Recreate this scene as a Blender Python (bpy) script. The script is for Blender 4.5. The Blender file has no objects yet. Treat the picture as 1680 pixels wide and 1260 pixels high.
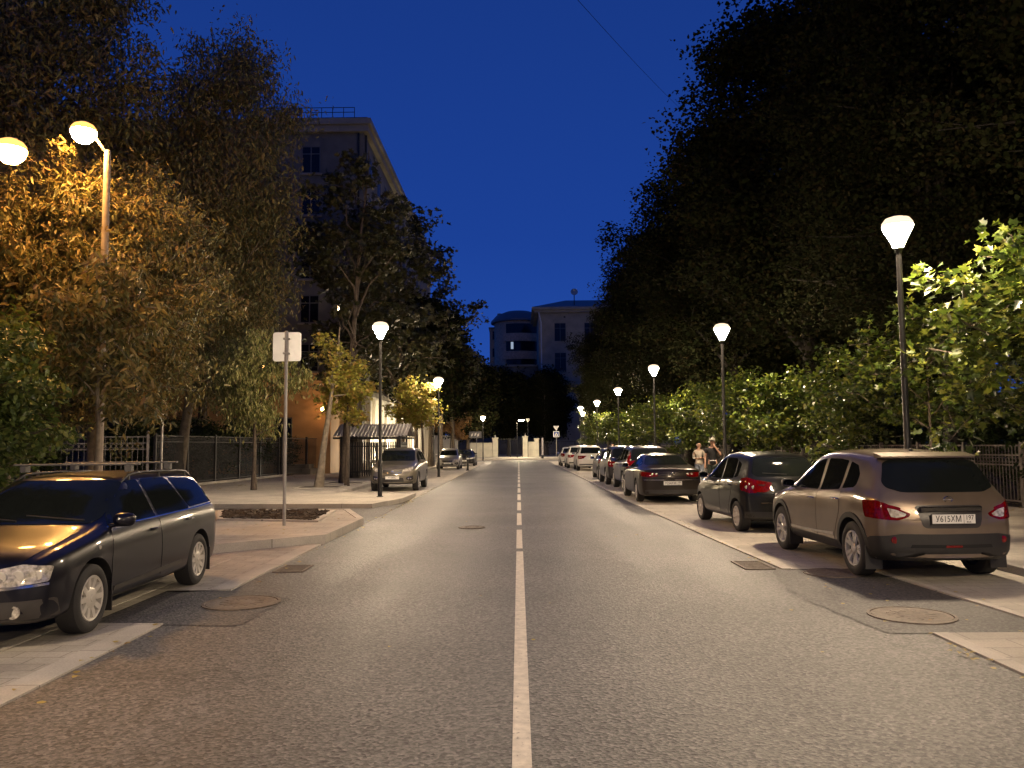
import bpy, bmesh, math, random
import numpy as np
from mathutils import Vector, Matrix
from mathutils.bvhtree import BVHTree
from mathutils.geometry import delaunay_2d_cdt
R = math.radians
SC = bpy.context.scene
COL = SC.collection

# ---------------------------------------------------------------- camera
cd = bpy.data.cameras.new("camera")
cam = bpy.data.objects.new("camera", cd); COL.objects.link(cam)
cd.sensor_width = 36.0; cd.lens = 1330.0 / 1680.0 * 36.0
cd.clip_end = 3000; cd.clip_start = 0.05
_p, _y, _r = R(4.33), R(0.43), R(0.5)
_f = Vector((-math.sin(_y) * math.cos(_p), math.cos(_y) * math.cos(_p), math.sin(_p)))
_s = Vector((math.cos(_y), math.sin(_y), 0)); _u = _s.cross(_f)
_s2 = _s * math.cos(_r) - _u * math.sin(_r); _u2 = _u * math.cos(_r) + _s * math.sin(_r)
cam.matrix_world = Matrix(((_s2.x, _u2.x, -_f.x, 0.0), (_s2.y, _u2.y, -_f.y, 0.0),
                           (_s2.z, _u2.z, -_f.z, 1.72), (0, 0, 0, 1)))
SC.camera = cam

# ---------------------------------------------------------------- world: deep blue dusk sky
w = bpy.data.worlds.new("World"); SC.world = w; w.use_nodes = True
nt = w.node_tree; nt.nodes.clear()
wo = nt.nodes.new("ShaderNodeOutputWorld"); bg = nt.nodes.new("ShaderNodeBackground")
tc = nt.nodes.new("ShaderNodeTexCoord"); sp = nt.nodes.new("ShaderNodeSeparateXYZ")
rp = nt.nodes.new("ShaderNodeValToRGB")
nt.links.new(tc.outputs["Generated"], sp.inputs[0]); nt.links.new(sp.outputs["Z"], rp.inputs[0])
e = rp.color_ramp.elements
e[0].position = 0.0; e[0].color = (0.019, 0.080, 0.41, 1)
e[1].position = 0.62; e[1].color = (0.0075, 0.034, 0.205, 1)
m_ = e.new(0.25); m_.color = (0.0110, 0.051, 0.300, 1)
nt.links.new(rp.outputs[0], bg.inputs[0]); nt.links.new(bg.outputs[0], wo.inputs[0])
bg.inputs[1].default_value = 1.0
SC.view_settings.view_transform = 'Standard'; SC.view_settings.look = 'None'
SC.view_settings.exposure = 0.0; SC.view_settings.gamma = 1.0
SC.cycles.use_denoising = True
SC.cycles.sample_clamp_indirect = 3.0
SC.cycles.max_bounces = 5; SC.cycles.diffuse_bounces = 2; SC.cycles.glossy_bounces = 3
SC.cycles.transparent_max_bounces = 4; SC.cycles.transmission_bounces = 3
SC.cycles.caustics_reflective = False; SC.cycles.caustics_refractive = False
SC.cycles.use_light_tree = True

WHITE_LIGHT = (1.0, 0.765, 0.51); WL = 980.0
SODIUM = (1.0, 0.47, 0.12)

# ---------------------------------------------------------------- materials
MATS = {}
def _nodes(name):
    m = bpy.data.materials.new(name); m.use_nodes = True
    return m, m.node_tree, m.node_tree.nodes["Principled BSDF"]
def mat(name, col, rough=0.6, metal=0.0, var=0.15, scale=6.0, bump=0.0, bscale=40.0, coat=0.0, spec=0.5, flakes=0.0):
    if name in MATS: return MATS[name]
    m, t, b = _nodes(name)
    b.inputs["Roughness"].default_value = rough; b.inputs["Metallic"].default_value = metal
    b.inputs["Specular IOR Level"].default_value = spec
    if coat:
        b.inputs["Coat Weight"].default_value = coat; b.inputs["Coat Roughness"].default_value = 0.035
    tcn = t.nodes.new("ShaderNodeTexCoord"); n = t.nodes.new("ShaderNodeTexNoise")
    n.inputs["Scale"].default_value = scale; n.inputs["Detail"].default_value = 6
    t.links.new(tcn.outputs["Object"], n.inputs["Vector"])
    r = t.nodes.new("ShaderNodeValToRGB")
    lo = [max(0, c * (1 - var)) for c in col]; hi = [min(1, c * (1 + var)) for c in col]
    r.color_ramp.elements[0].position = 0.3; r.color_ramp.elements[1].position = 0.7
    r.color_ramp.elements[0].color = (*lo, 1); r.color_ramp.elements[1].color = (*hi, 1)
    t.links.new(n.outputs["Fac"], r.inputs[0]); t.links.new(r.outputs[0], b.inputs["Base Color"])
    if bump:
        n2 = t.nodes.new("ShaderNodeTexNoise"); n2.inputs["Scale"].default_value = bscale; n2.inputs["Detail"].default_value = 5
        t.links.new(tcn.outputs["Object"], n2.inputs["Vector"])
        bp = t.nodes.new("ShaderNodeBump"); bp.inputs["Strength"].default_value = bump; bp.inputs["Distance"].default_value = 0.01
        t.links.new(n2.outputs["Fac"], bp.inputs["Height"]); t.links.new(bp.outputs[0], b.inputs["Normal"])
    MATS[name] = m; return m

def emit(name, col, s):
    if name in MATS: return MATS[name]
    m = bpy.data.materials.new(name); m.use_nodes = True; t = m.node_tree; t.nodes.clear()
    o = t.nodes.new("ShaderNodeOutputMaterial"); e_ = t.nodes.new("ShaderNodeEmission")
    e_.inputs[0].default_value = (*col, 1); e_.inputs[1].default_value = s
    t.links.new(e_.outputs[0], o.inputs[0]); MATS[name] = m; return m

def leafmat(name, cols, trans=0.35, rough=0.5, spec=.5):
    if name in MATS: return MATS[name]
    m, t, b = _nodes(name); b.inputs["Specular IOR Level"].default_value = spec
    g = t.nodes.new("ShaderNodeNewGeometry"); r = t.nodes.new("ShaderNodeValToRGB")
    el = r.color_ramp.elements
    el[0].position = 0; el[0].color = (*cols[0], 1); el[1].position = 1; el[1].color = (*cols[-1], 1)
    for i, c in enumerate(cols[1:-1]):
        x = el.new((i + 1) / (len(cols) - 1)); x.color = (*c, 1)
    t.links.new(g.outputs["Random Per Island"], r.inputs[0]); t.links.new(r.outputs[0], b.inputs["Base Color"])
    b.inputs["Roughness"].default_value = rough
    tr = t.nodes.new("ShaderNodeBsdfTranslucent"); mx = t.nodes.new("ShaderNodeMixShader"); mx.inputs[0].default_value = trans
    t.links.new(r.outputs[0], tr.inputs[0]); t.links.new(b.outputs[0], mx.inputs[1]); t.links.new(tr.outputs[0], mx.inputs[2])
    t.links.new(mx.outputs[0], t.nodes["Material Output"].inputs[0])
    MATS[name] = m; return m

def asphalt(name, dark, lite, speck=1.0, rough=0.54):
    m, t, b = _nodes(name); L = t.links.new
    tcn = t.nodes.new("ShaderNodeTexCoord")
    v = t.nodes.new("ShaderNodeTexVoronoi"); v.inputs["Scale"].default_value = 42
    n1 = t.nodes.new("ShaderNodeTexNoise"); n1.inputs["Scale"].default_value = 30; n1.inputs["Detail"].default_value = 8; n1.inputs["Roughness"].default_value = 0.75
    n2 = t.nodes.new("ShaderNodeTexNoise"); n2.inputs["Scale"].default_value = 0.45; n2.inputs["Detail"].default_value = 6
    mp = t.nodes.new("ShaderNodeMapping"); mp.inputs["Scale"].default_value = (1.6, 0.12, 1)
    n3 = t.nodes.new("ShaderNodeTexNoise"); n3.inputs["Scale"].default_value = 1.0; n3.inputs["Detail"].default_value = 4
    L(tcn.outputs["Object"], mp.inputs[0]); L(mp.outputs[0], n3.inputs["Vector"])
    for q in (v, n1, n2): L(tcn.outputs["Object"], q.inputs["Vector"])
    r1 = t.nodes.new("ShaderNodeValToRGB"); r1.color_ramp.elements[0].position = 0.36; r1.color_ramp.elements[1].position = 0.66
    r1.color_ramp.elements[0].color = (*dark, 1); r1.color_ramp.elements[1].color = (*lite, 1)
    L(n1.outputs["Fac"], r1.inputs[0])
    def mul(a, fac_out, lo, hi, p0, p1):
        r = t.nodes.new("ShaderNodeMapRange"); r.inputs[1].default_value = p0; r.inputs[2].default_value = p1
        r.inputs[3].default_value = lo; r.inputs[4].default_value = hi
        L(fac_out, r.inputs[0])
        x = t.nodes.new("ShaderNodeVectorMath"); x.operation = 'SCALE'; L(a, x.inputs[0]); L(r.outputs[0], x.inputs[3]); return x.outputs[0]
    c = mul(r1.outputs[0], v.outputs["Color"], 1 - 0.62 * speck, 1 + 0.85 * speck, 0.1, 0.9)
    c = mul(c, n2.outputs["Fac"], 0.72, 1.22, 0.3, 0.7)
    c = mul(c, n3.outputs["Fac"], 0.80, 1.18, 0.3, 0.7)
    vc = t.nodes.new("ShaderNodeTexVoronoi"); vc.feature = 'DISTANCE_TO_EDGE'; vc.inputs["Scale"].default_value = 0.22
    nd = t.nodes.new("ShaderNodeTexNoise"); nd.inputs["Scale"].default_value = 1.3; nd.inputs["Detail"].default_value = 5
    av = t.nodes.new("ShaderNodeVectorMath"); av.operation = 'MULTIPLY_ADD'; av.inputs[1].default_value = (1.6, 1.6, 0)
    L(tcn.outputs["Object"], nd.inputs["Vector"]); L(nd.outputs["Color"], av.inputs[0]); L(tcn.outputs["Object"], av.inputs[2]); L(av.outputs[0], vc.inputs["Vector"])
    c = mul(c, vc.outputs["Distance"], 0.62, 1.0, 0.0005, 0.0035)
    L(c, b.inputs["Base Color"])
    rr = t.nodes.new("ShaderNodeMapRange"); rr.inputs[3].default_value = rough - 0.12; rr.inputs[4].default_value = rough + 0.15
    L(n3.outputs["Fac"], rr.inputs[0]); L(rr.outputs[0], b.inputs["Roughness"])
    bp = t.nodes.new("ShaderNodeBump"); bp.inputs["Strength"].default_value = 0.55; bp.inputs["Distance"].default_value = 0.008
    ad = t.nodes.new("ShaderNodeMath"); ad.operation = 'ADD'; L(n1.outputs["Fac"], ad.inputs[0]); L(v.outputs["Distance"], ad.inputs[1])
    L(ad.outputs[0], bp.inputs["Height"]); L(bp.outputs[0], b.inputs["Normal"])
    MATS[name] = m; return m

def slabs(name, c1, c2, bw, bh, mortar=0.006, rot=0.0, dirt=0.3):
    m, t, b = _nodes(name); L = t.links.new
    tcn = t.nodes.new("ShaderNodeTexCoord"); mp = t.nodes.new("ShaderNodeMapping"); mp.inputs["Rotation"].default_value = (0, 0, rot)
    L(tcn.outputs["Object"], mp.inputs[0])
    br = t.nodes.new("ShaderNodeTexBrick"); br.inputs["Scale"].default_value = 1.0
    br.inputs["Brick Width"].default_value = bw; br.inputs["Row Height"].default_value = bh
    br.inputs["Mortar Size"].default_value = mortar; br.inputs["Mortar Smooth"].default_value = 0.3
    br.inputs["Color1"].default_value = (*c1, 1); br.inputs["Color2"].default_value = (*c2, 1)
    br.inputs["Mortar"].default_value = (c1[0] * 0.45, c1[1] * 0.45, c1[2] * 0.45, 1)
    L(mp.outputs[0], br.inputs["Vector"])
    n = t.nodes.new("ShaderNodeTexNoise"); n.inputs["Scale"].default_value = 0.9; n.inputs["Detail"].default_value = 8; n.inputs["Roughness"].default_value = 0.65
    n2 = t.nodes.new("ShaderNodeTexNoise"); n2.inputs["Scale"].default_value = 60; n2.inputs["Detail"].default_value = 4
    L(tcn.outputs["Object"], n.inputs["Vector"]); L(tcn.outputs["Object"], n2.inputs["Vector"])
    def mul(a, o, lo, hi):
        r = t.nodes.new("ShaderNodeMapRange"); r.inputs[1].default_value = 0.3; r.inputs[2].default_value = 0.7
        r.inputs[3].default_value = lo; r.inputs[4].default_value = hi; L(o, r.inputs[0])
        x = t.nodes.new("ShaderNodeVectorMath"); x.operation = 'SCALE'; L(a, x.inputs[0]); L(r.outputs[0], x.inputs[3]); return x.outputs[0]
    c = mul(br.outputs[0], n.outputs["Fac"], 1 - dirt, 1 + dirt * 0.5); c = mul(c, n2.outputs["Fac"], 0.85, 1.12)
    L(c, b.inputs["Base Color"]); b.inputs["Roughness"].default_value = 0.75
    bp = t.nodes.new("ShaderNodeBump"); bp.inputs["Strength"].default_value = 0.4; bp.inputs["Distance"].default_value = 0.005
    iv = t.nodes.new("ShaderNodeMath"); iv.operation = 'SUBTRACT'; iv.inputs[0].default_value = 1.0; L(br.outputs["Fac"], iv.inputs[1])
    ad = t.nodes.new("ShaderNodeMath"); ad.operation = 'ADD'; L(iv.outputs[0], ad.inputs[0]); L(n2.outputs["Fac"], ad.inputs[1])
    L(ad.outputs[0], bp.inputs["Height"]); L(bp.outputs[0], b.inputs["Normal"])
    MATS[name] = m; return m

# ---------------------------------------------------------------- mesh helpers
class MB:
    def __init__(s): s.v = []; s.f = []; s.mi = []; s.cur = 0
    def add(s, vs, fs):
        o = len(s.v); s.v += [tuple(p) for p in vs]
        s.f += [tuple(i + o for i in f) for f in fs]; s.mi += [s.cur] * len(fs)
    def box(s, x0, x1, y0, y1, z0, z1, M=None):
        vs = [(x0, y0, z0), (x1, y0, z0), (x1, y1, z0), (x0, y1, z0), (x0, y0, z1), (x1, y0, z1), (x1, y1, z1), (x0, y1, z1)]
        if M: vs = [M @ Vector(p) for p in vs]
        s.add(vs, [(0, 3, 2, 1), (4, 5, 6, 7), (0, 1, 5, 4), (1, 2, 6, 5), (2, 3, 7, 6), (3, 0, 4, 7)])
    def prism(s, poly, z0, z1):
        n = len(poly)
        if sum(poly[i][0] * poly[(i + 1) % n][1] - poly[(i + 1) % n][0] * poly[i][1] for i in range(n)) < 0: poly = poly[::-1]
        vs = [(x, y, z0) for x, y in poly] + [(x, y, z1) for x, y in poly]
        s.add(vs, [tuple(range(n - 1, -1, -1)), tuple(range(n, 2 * n))] + [(i, (i + 1) % n, n + (i + 1) % n, n + i) for i in range(n)])
    def tube(s, pts, rad, n=8, cap=True):
        pts = [Vector(p) for p in pts]; k = len(pts)
        if not hasattr(rad, '__len__'): rad = [rad] * k
        base = len(s.v); up = Vector((0, 0, 1)); prev = None; vs = []; fs = []
        for i, p in enumerate(pts):
            d = (pts[min(i + 1, k - 1)] - pts[max(i - 1, 0)]).normalized()
            a = prev if prev is not None else (Vector((1, 0, 0)) if abs(d.z) > .9 else up)
            a = (a - d * a.dot(d)).normalized(); b = d.cross(a); prev = a
            for j in range(n):
                t = 2 * math.pi * j / n; vs.append(p + (a * math.cos(t) + b * math.sin(t)) * rad[i])
        for i in range(k - 1):
            for j in range(n):
                fs.append((i * n + j, i * n + (j + 1) % n, (i + 1) * n + (j + 1) % n, (i + 1) * n + j))
        if cap: fs.append(tuple(range(n - 1, -1, -1))); fs.append(tuple(range((k - 1) * n, k * n)))
        s.add(vs, fs)
    def lathe(s, prof, n=24, M=None, cap=True):   # prof [(r,z)], axis z
        vs = []; fs = []; k = len(prof)
        for r, z in prof:
            for j in range(n):
                t = 2 * math.pi * j / n; vs.append(Vector((r * math.cos(t), r * math.sin(t), z)))
        for i in range(k - 1):
            for j in range(n):
                fs.append((i * n + j, i * n + (j + 1) % n, (i + 1) * n + (j + 1) % n, (i + 1) * n + j))
        if cap and prof[0][0] > 1e-6: fs.append(tuple(range(n - 1, -1, -1)))
        if cap and prof[-1][0] > 1e-6: fs.append(tuple(range((k - 1) * n, k * n)))
        if M: vs = [M @ v for v in vs]
        s.add(vs, fs)
    def build(s, name, mats, parent=None, smooth=None, loc=None, bevel=0):
        me = bpy.data.meshes.new(name); me.from_pydata([tuple(v) for v in s.v], [], s.f)
        if not isinstance(mats, (list, tuple)): mats = [mats]
        for m in mats: me.materials.append(m)
        if len(mats) > 1: me.polygons.foreach_set("material_index", s.mi)
        if bevel:
            bm = bmesh.new(); bm.from_mesh(me); bmesh.ops.remove_doubles(bm, verts=bm.verts, dist=1e-5)
            bmesh.ops.bevel(bm, geom=[e for e in bm.edges if len(e.link_faces) == 2 and e.calc_face_angle(0) > .6], offset=bevel, segments=2, affect='EDGES', profile=.6)
            bm.to_mesh(me); bm.free()
        if smooth is not None:
            me.polygons.foreach_set("use_smooth", [True] * len(me.polygons)); me.set_sharp_from_angle(angle=R(smooth))
        me.update()
        o = bpy.data.objects.new(name, me); COL.objects.link(o)
        if parent is not None: o.parent = parent
        if loc: o.location = loc
        return o

def tag(o, label=None, cat=None, group=None, kind=None):
    if label: o["label"] = label
    if cat: o["category"] = cat
    if group: o["group"] = group
    if kind: o["kind"] = kind
    return o
def thing(name, loc, rz, label, cat, group=None):
    o = bpy.data.objects.new(name, None); COL.objects.link(o); o.location = loc; o.rotation_euler = (0, 0, rz)
    o.empty_display_size = 0.2
    return tag(o, label, cat, group)
def copy_tree(o, parent=None):
    c = o.copy(); COL.objects.link(c)
    if parent is not None: c.parent = parent
    for ch in [q for q in bpy.data.objects if q.parent == o]: copy_tree(ch, c)
    return c
def struct(o): o["kind"] = "structure"; return o
def baked(ob, keep=False):
    dg = bpy.context.evaluated_depsgraph_get(); dg.update()
    me = bpy.data.meshes.new_from_object(ob.evaluated_get(dg)); return me
def kill(ob):
    me = ob.data; bpy.data.objects.remove(ob)
    if me and me.users == 0 and isinstance(me, bpy.types.Mesh): bpy.data.meshes.remove(me)
def text_mesh(body, size, extrude=0.001):
    c = bpy.data.curves.new("lettering", 'FONT'); c.body = body; c.size = size; c.extrude = extrude
    c.align_x = 'CENTER'; c.align_y = 'CENTER'; c.resolution_u = 3
    o = bpy.data.objects.new("lettering", c); COL.objects.link(o); me = baked(o); bpy.data.objects.remove(o); return me

# ---------------------------------------------------------------- shared materials
BLACK = mat("black_plastic", (.018, .017, .016), .5, var=.2)
WELL = mat("wheel_well", (.008, .008, .008), .9)
RUBBER = mat("tyre_rubber", (.022, .021, .020), .75, bump=.2, bscale=80)
GLASS = mat("tinted_glass", (.009, .011, .010), .06, spec=.20, var=.1)
ALLOY = mat("alloy_silver", (.62, .60, .56), .25, metal=.45, var=.08, coat=.6)
HUBCAP = mat("hubcap_silver", (.55, .52, .46), .35, metal=.2, var=.1, coat=.4)
CHROME = mat("chrome", (.75, .74, .72), .12, metal=1.0, var=.03)
REDLENS = mat("red_lens", (.13, .002, .002), .12, var=.4, scale=30, coat=.35, spec=.3)
CLEARLENS = mat("clear_lens", (.50, .46, .38), .15, metal=.2, var=.55, scale=28, coat=1)
PLATE = mat("plate_white", (.72, .71, .67), .4, var=.03)
INK = mat("ink_black", (.02, .02, .02), .5)
DARKMETAL = mat("dark_metal", (.016, .0155, .015), .45, metal=.3, var=.2)
GALV = mat("galvanised_steel", (.36, .34, .31), .5, metal=.35, var=.12)
BARK = mat("bark", (.085, .065, .048), .9, var=.35, scale=9, bump=.8, bscale=14)
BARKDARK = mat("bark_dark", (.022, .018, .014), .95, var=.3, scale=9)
BARKPALE = mat("bark_pale", (.20, .165, .12), .9, var=.3, scale=7, bump=.7, bscale=12)
# ================================================================= ground and street
def ragged(poly, fixed=(), a=.035, step=.22, seed=3):
    rg = random.Random(seed); out = []; n = len(poly)
    for i in range(n):
        p, q_ = Vector(poly[i]), Vector(poly[(i + 1) % n]); k = max(1, int((q_ - p).length / step)); nn = Vector((-(q_ - p).y, (q_ - p).x)).normalized()
        for j in range(k):
            pt = p.lerp(q_, j / k)
            if i not in fixed and (j or (i - 1) % n not in fixed): pt = pt + nn * rg.uniform(-a, a) * 1.6
            out.append(tuple(pt))
    return out
def sheet(name, poly, z, m, th=None):
    b = MB()
    if th is None: b.add([(x, y, z) for x, y in poly], [tuple(range(len(poly)))])
    else: b.prism(poly, z - th, z)
    return struct(b.build(name, m))
SOIL = mat("soil", (.055, .040, .026), .95, var=.5, scale=3, bump=1.0, bscale=9)
ASPH = asphalt("road_asphalt", (.040, .039, .0375), (.150, .143, .133))
ASPH2 = asphalt("patch_asphalt", (.034, .033, .031), (.115, .109, .101), .9, .6)
PAVE = slabs("paving_slabs", (.50, .455, .375), (.44, .40, .33), 0.6, 0.3, .006, 0, .3)
PAVE2 = slabs("bay_slabs", (.46, .42, .35), (.39, .355, .295), 0.4, 0.2, .005, 0.0, .35)
KERB = slabs("kerb_stone", (.52, .48, .41), (.46, .42, .355), 1.0, 5.0, .008, R(90), .25)
PAINT = mat("road_paint", (.62, .57, .48), .6, var=.18, scale=14, bump=.3, bscale=60)
_t = PAINT.node_tree; _b = _t.nodes["Principled BSDF"]; _old = _b.inputs["Base Color"].links[0].from_socket
_n = _t.nodes.new("ShaderNodeTexNoise"); _n.inputs["Scale"].default_value = 26; _n.inputs["Detail"].default_value = 9; _n.inputs["Roughness"].default_value = .7
_tc = _t.nodes.new("ShaderNodeTexCoord"); _t.links.new(_tc.outputs["Object"], _n.inputs["Vector"])
_mr = _t.nodes.new("ShaderNodeMapRange"); _mr.inputs[1].default_value = .33; _mr.inputs[2].default_value = .40; _t.links.new(_n.outputs["Fac"], _mr.inputs[0])
_mx = _t.nodes.new("ShaderNodeMix"); _mx.data_type = 'RGBA'; _mx.inputs["A"].default_value = (.12, .11, .095, 1)
_t.links.new(_mr.outputs[0], _mx.inputs["Factor"]); _t.links.new(_old, _mx.inputs["B"]); _t.links.new(_mx.outputs["Result"], _b.inputs["Base Color"])

sheet("ground", [(-600, -300), (600, -300), (600, 900), (-600, 900)], -0.03, SOIL)
LX = [(-3.5, -12), (-3.5, 6.4), (-3.47, 14.7), (-3.44, 20), (-3.42, 26), (-3.42, 46), (-3.45, 86)]
RX = [(3.78, -12), (3.75, 7.45), (3.62, 11.2), (3.52, 14), (3.36, 21.8), (3.3, 41), (3.2, 77), (3.2, 86)]
road = [(x, y) for x, y in LX] + [(-3.45, 86), (-60, 86), (-60, 96), (60, 96), (60, 86)] + [(x, y) for x, y in RX[::-1]]
road = LX + [(-60, 86), (-60, 96), (60, 96), (60, 86)] + RX[::-1]
sheet("road", road, 0.0, ASPH)
# side street on the left, behind the kerbed island
sheet("side_road", [(-3.45, 18.1), (-3.45, 24.6), (-4.1, 23.2), (-8.6, 23.6), (-9.4, 22.9), (-30, 22.9), (-30, 20.6), (-4.2, 20.8)], 0.002, ASPH2)
# bays and pavements flush with the road
sheet("parking_bay_right", [(3.79, -12), (3.76, 7.45), (6.35, 7.45), (6.35, -12)], 0.012, PAVE)
sheet("asphalt_patch_right", ragged([(3.30, 7.46), (4.9, 7.46), (4.68, 11.19), (3.45, 11.19), (3.2, 10.2), (3.15, 8.6)], (0, 1, 2)), 0.006, ASPH2)
sheet("parking_bay_inner", [(5.0, 7.46), (6.35, 7.46), (6.35, 11.19), (4.78, 11.19)], 0.014, PAVE2)
struct((lambda b: (b.prism([(4.9, 7.46), (5.0, 7.46), (4.78, 11.19), (4.68, 11.19)], -.02, .024), b.build("kerb_edge", KERB))[1])(MB()))
sheet("parking_bay", [(3.63, 11.2), (3.53, 14), (3.37, 21.8), (3.31, 41), (3.21, 85.9), (6.35, 85.9), (6.35, 11.2)], 0.012, PAVE)
b = MB()
b.prism([(3.72, -12), (3.86, -12), (3.83, 7.44), (3.69, 7.44)], -.02, .018)
q = [(3.62, 11.2), (3.53, 14), (3.37, 21.8), (3.31, 41), (3.21, 85.8)]
for i in range(4):
    (x0, y0), (x1, y1) = q[i], q[i + 1]
    b.prism([(x0 - .05, y0), (x0 + .06, y0), (x1 + .06, y1), (x1 - .05, y1)], -.02, .02)
struct(b.build("kerb_line_right", KERB))
# raised right pavement with its kerb
b = MB(); b.prism([(6.36, -12), (6.50, -12), (6.50, 85.8), (6.36, 85.8)], -.02, .12); struct(b.build("kerb_right", KERB, bevel=.012))
sheet("pavement_right", [(6.5, -12), (12.1, -12), (12.1, 85.8), (6.5, 85.8)], .112, PAVE, .12)
sheet("planting_bed_right", [(12.1, -12), (40, -12), (40, 85.8), (12.1, 85.8)], .09, SOIL, .1)
# left side
sheet("parking_bay_left", [(-3.72, -12), (-7.2, -12), (-7.2, 13.4), (-5.0, 13.3), (-3.72, 14.45), (-3.72, 9.9), (-4.25, 9.9), (-4.25, 8.1), (-3.72, 8.1)], .010, PAVE2)
sheet("asphalt_patch_left", ragged([(-2.75, 7.95), (-4.245, 8.1), (-4.245, 9.85), (-3.2, 9.9), (-2.6, 9.3)], (1,)), .006, ASPH2)
b = MB()
for y0, y1 in ((-12, 8.05), (9.92, 14.4)):
    b.prism([(-3.49, y0), (-3.49, y1), (-3.74, y1), (-3.74, y0)], -.02, .016)
b.prism([(-4.42, -12), (-4.42, 12.6), (-4.47, 12.6), (-4.47, -12)], -.02, .018)
struct(b.build("kerb_line_left", KERB))
ISL = [(-3.47, 14.7), (-3.44, 18.05), (-4.3, 20.7), (-14, 20.5), (-14, 13.45), (-5.0, 13.3)]
def inset(poly, d):
    n = len(poly); A = sum(poly[i][0] * poly[(i + 1) % n][1] - poly[(i + 1) % n][0] * poly[i][1] for i in range(n)); sgn = 1 if A > 0 else -1
    out = []
    for i in range(n):
        p0, p1, p2 = Vector(poly[i - 1]), Vector(poly[i]), Vector(poly[(i + 1) % n])
        d1 = (p1 - p0).normalized(); d2 = (p2 - p1).normalized()
        n1 = Vector((-d1.y, d1.x)) * sgn; n2 = Vector((-d2.y, d2.x)) * sgn; bi = (n1 + n2).normalized()
        out.append(tuple(p1 + bi * d / max(.35, bi.dot(n1))))
    return out
def ring(name, poly, w_, z0, z1, m, bev=.015):
    inn = inset(poly, w_); n = len(poly); bb = MB()
    for i in range(n):
        j = (i + 1) % n; bb.prism([poly[i], poly[j], inn[j], inn[i]], z0, z1)
    return struct(bb.build(name, m))
ring("island_kerb", ISL, .16, -.02, .155, KERB)
isl_in = inset(ISL, .16)
BED = [(-4.35, 17.3), (-4.6, 19.9), (-7.3, 20.1), (-6.5, 17.9)]
sheet("island_pavement", isl_in, .145, PAVE, .16)
ring("planter_border", inset(BED, -.12), .12, .1, .185, KERB)
sheet("planter_soil", BED, .17, SOIL, .05)
# left pavement beyond the side street
LP = [(-3.62, 25.2), (-4.12, 22.9), (-8.7, 23.3), (-9.5, 22.6), (-32, 22.6), (-32, 85.8), (-6.4, 85.8), (-6.4, 36.5), (-6.4, 29.2), (-3.55, 28.0)]
sheet("pavement_left", inset(LP, .14), .112, PAVE, .13)
ring("pavement_kerb_left", LP, .14, -.02, .122, KERB)
sheet("parking_bay_far_left", [(-3.42, 25.3), (-3.42, 85.8), (-6.39, 85.8), (-6.39, 29.3), (-3.56, 28.1)], .010, PAVE)
sheet("fence_bed_left", [(-13.1, 46), (-14.2, 36.7), (-15.0, 31.5), (-19.5, 27), (-60, 27), (-60, 85), (-16, 85)], .135, SOIL, .05)
# far pavement across the junction
sheet("pavement_far", [(-60, 96.1), (60, 96.1), (60, 200), (-60, 200)], .11, PAVE, .13)
b = MB(); b.prism([(-60, 95.95), (60, 95.95), (60, 96.09), (-60, 96.09)], -.02, .13); struct(b.build("kerb_far", KERB))
# markings
b = MB(); z = .006
b.box(-.052, .056, -3, 13.3, .001, z); y = 13.7
while y < 82: b.box(-.055, .05, y, y + 3, .001, z); y += 4.0
y = -3.0
for k in range(14): x = -3.1 + k * .46; b.box(x, x + .28, 84.6, 84.9, .001, z)
for k in range(20): x = -9 + k * .95; b.box(x, x + .5, 95.2, 95.5, .001, z)
struct(b.build("road_markings", PAINT))

# iron covers and drains
IRON = mat("cast_iron", (.15, .120, .092), .65, metal=.25, var=.3, scale=25, bump=1.0, bscale=22)
def cover(x, y, r, label):
    t = thing("manhole_cover", (x, y, .004), 0, label, "manhole cover", "round iron manhole covers in the road")
    b = MB(); b.lathe([(r, 0), (r, .014), (r * .93, .016), (r * .92, .006), (0.001, .006)], 40); b.build("frame_ring", IRON, t, 30)
    b = MB(); b.lathe([(r * .9, 0), (r * .9, .013), (r * .6, .015), (r * .58, .011), (r * .3, .012), (r * .28, .016), (.001, .016)], 40)
    for k in range(12):
        a = k * math.pi / 6; M = Matrix.Rotation(a, 4, 'Z'); b.box(r * .34, r * .56, -.012, .012, .0105, .0145, M)
    b.build("lid", IRON, t, 30)
cover(3.87, 8.2, .41, "rusty round manhole cover nearest the camera on the right edge of the road")
cover(4.12, 10.85, .38, "round manhole cover just behind the left rear wheel of the brown crossover")
cover(-3.08, 9.1, .42, "pale round manhole cover beside the dark blue estate car")
cover(-1.0, 17.2, .28, "flat round manhole cover left of the first dashes of the centre line")
def drain(x, y, w_, d_, label):
    t = thing("drain_grate", (x, y, .003), 0, label, "drain", "drain grates along the road edges")
    b = MB(); b.box(-w_/2, w_/2, -d_/2, -d_/2 + .03, 0, .015); b.box(-w_/2, w_/2, d_/2 - .03, d_/2, 0, .015)
    b.box(-w_/2, -w_/2 + .03, -d_/2 + .03, d_/2 - .03, 0, .015); b.box(w_/2 - .03, w_/2, -d_/2 + .03, d_/2 - .03, 0, .015)
    b.build("grate_frame", IRON, t)
    b = MB(); n = int(d_ / .075)
    for k in range(n): yy = -d_/2 + .05 + k * .075; b.box(-w_/2 + .03, w_/2 - .03, yy, yy + .035, .001, .012)
    b.build("grate_bars", IRON, t)
    b = MB(); b.box(-w_/2 + .031, w_/2 - .031, -d_/2 + .031, d_/2 - .031, 0.0, .002); b.build("grate_pit", WELL, t)
drain(3.28, 11.6, .42, .75, "iron drain grate by the kerb in front of the brown crossover")
drain(-3.2, 11.6, .42, .62, "rusty drain grate by the kerb behind the dark blue estate car")

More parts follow.
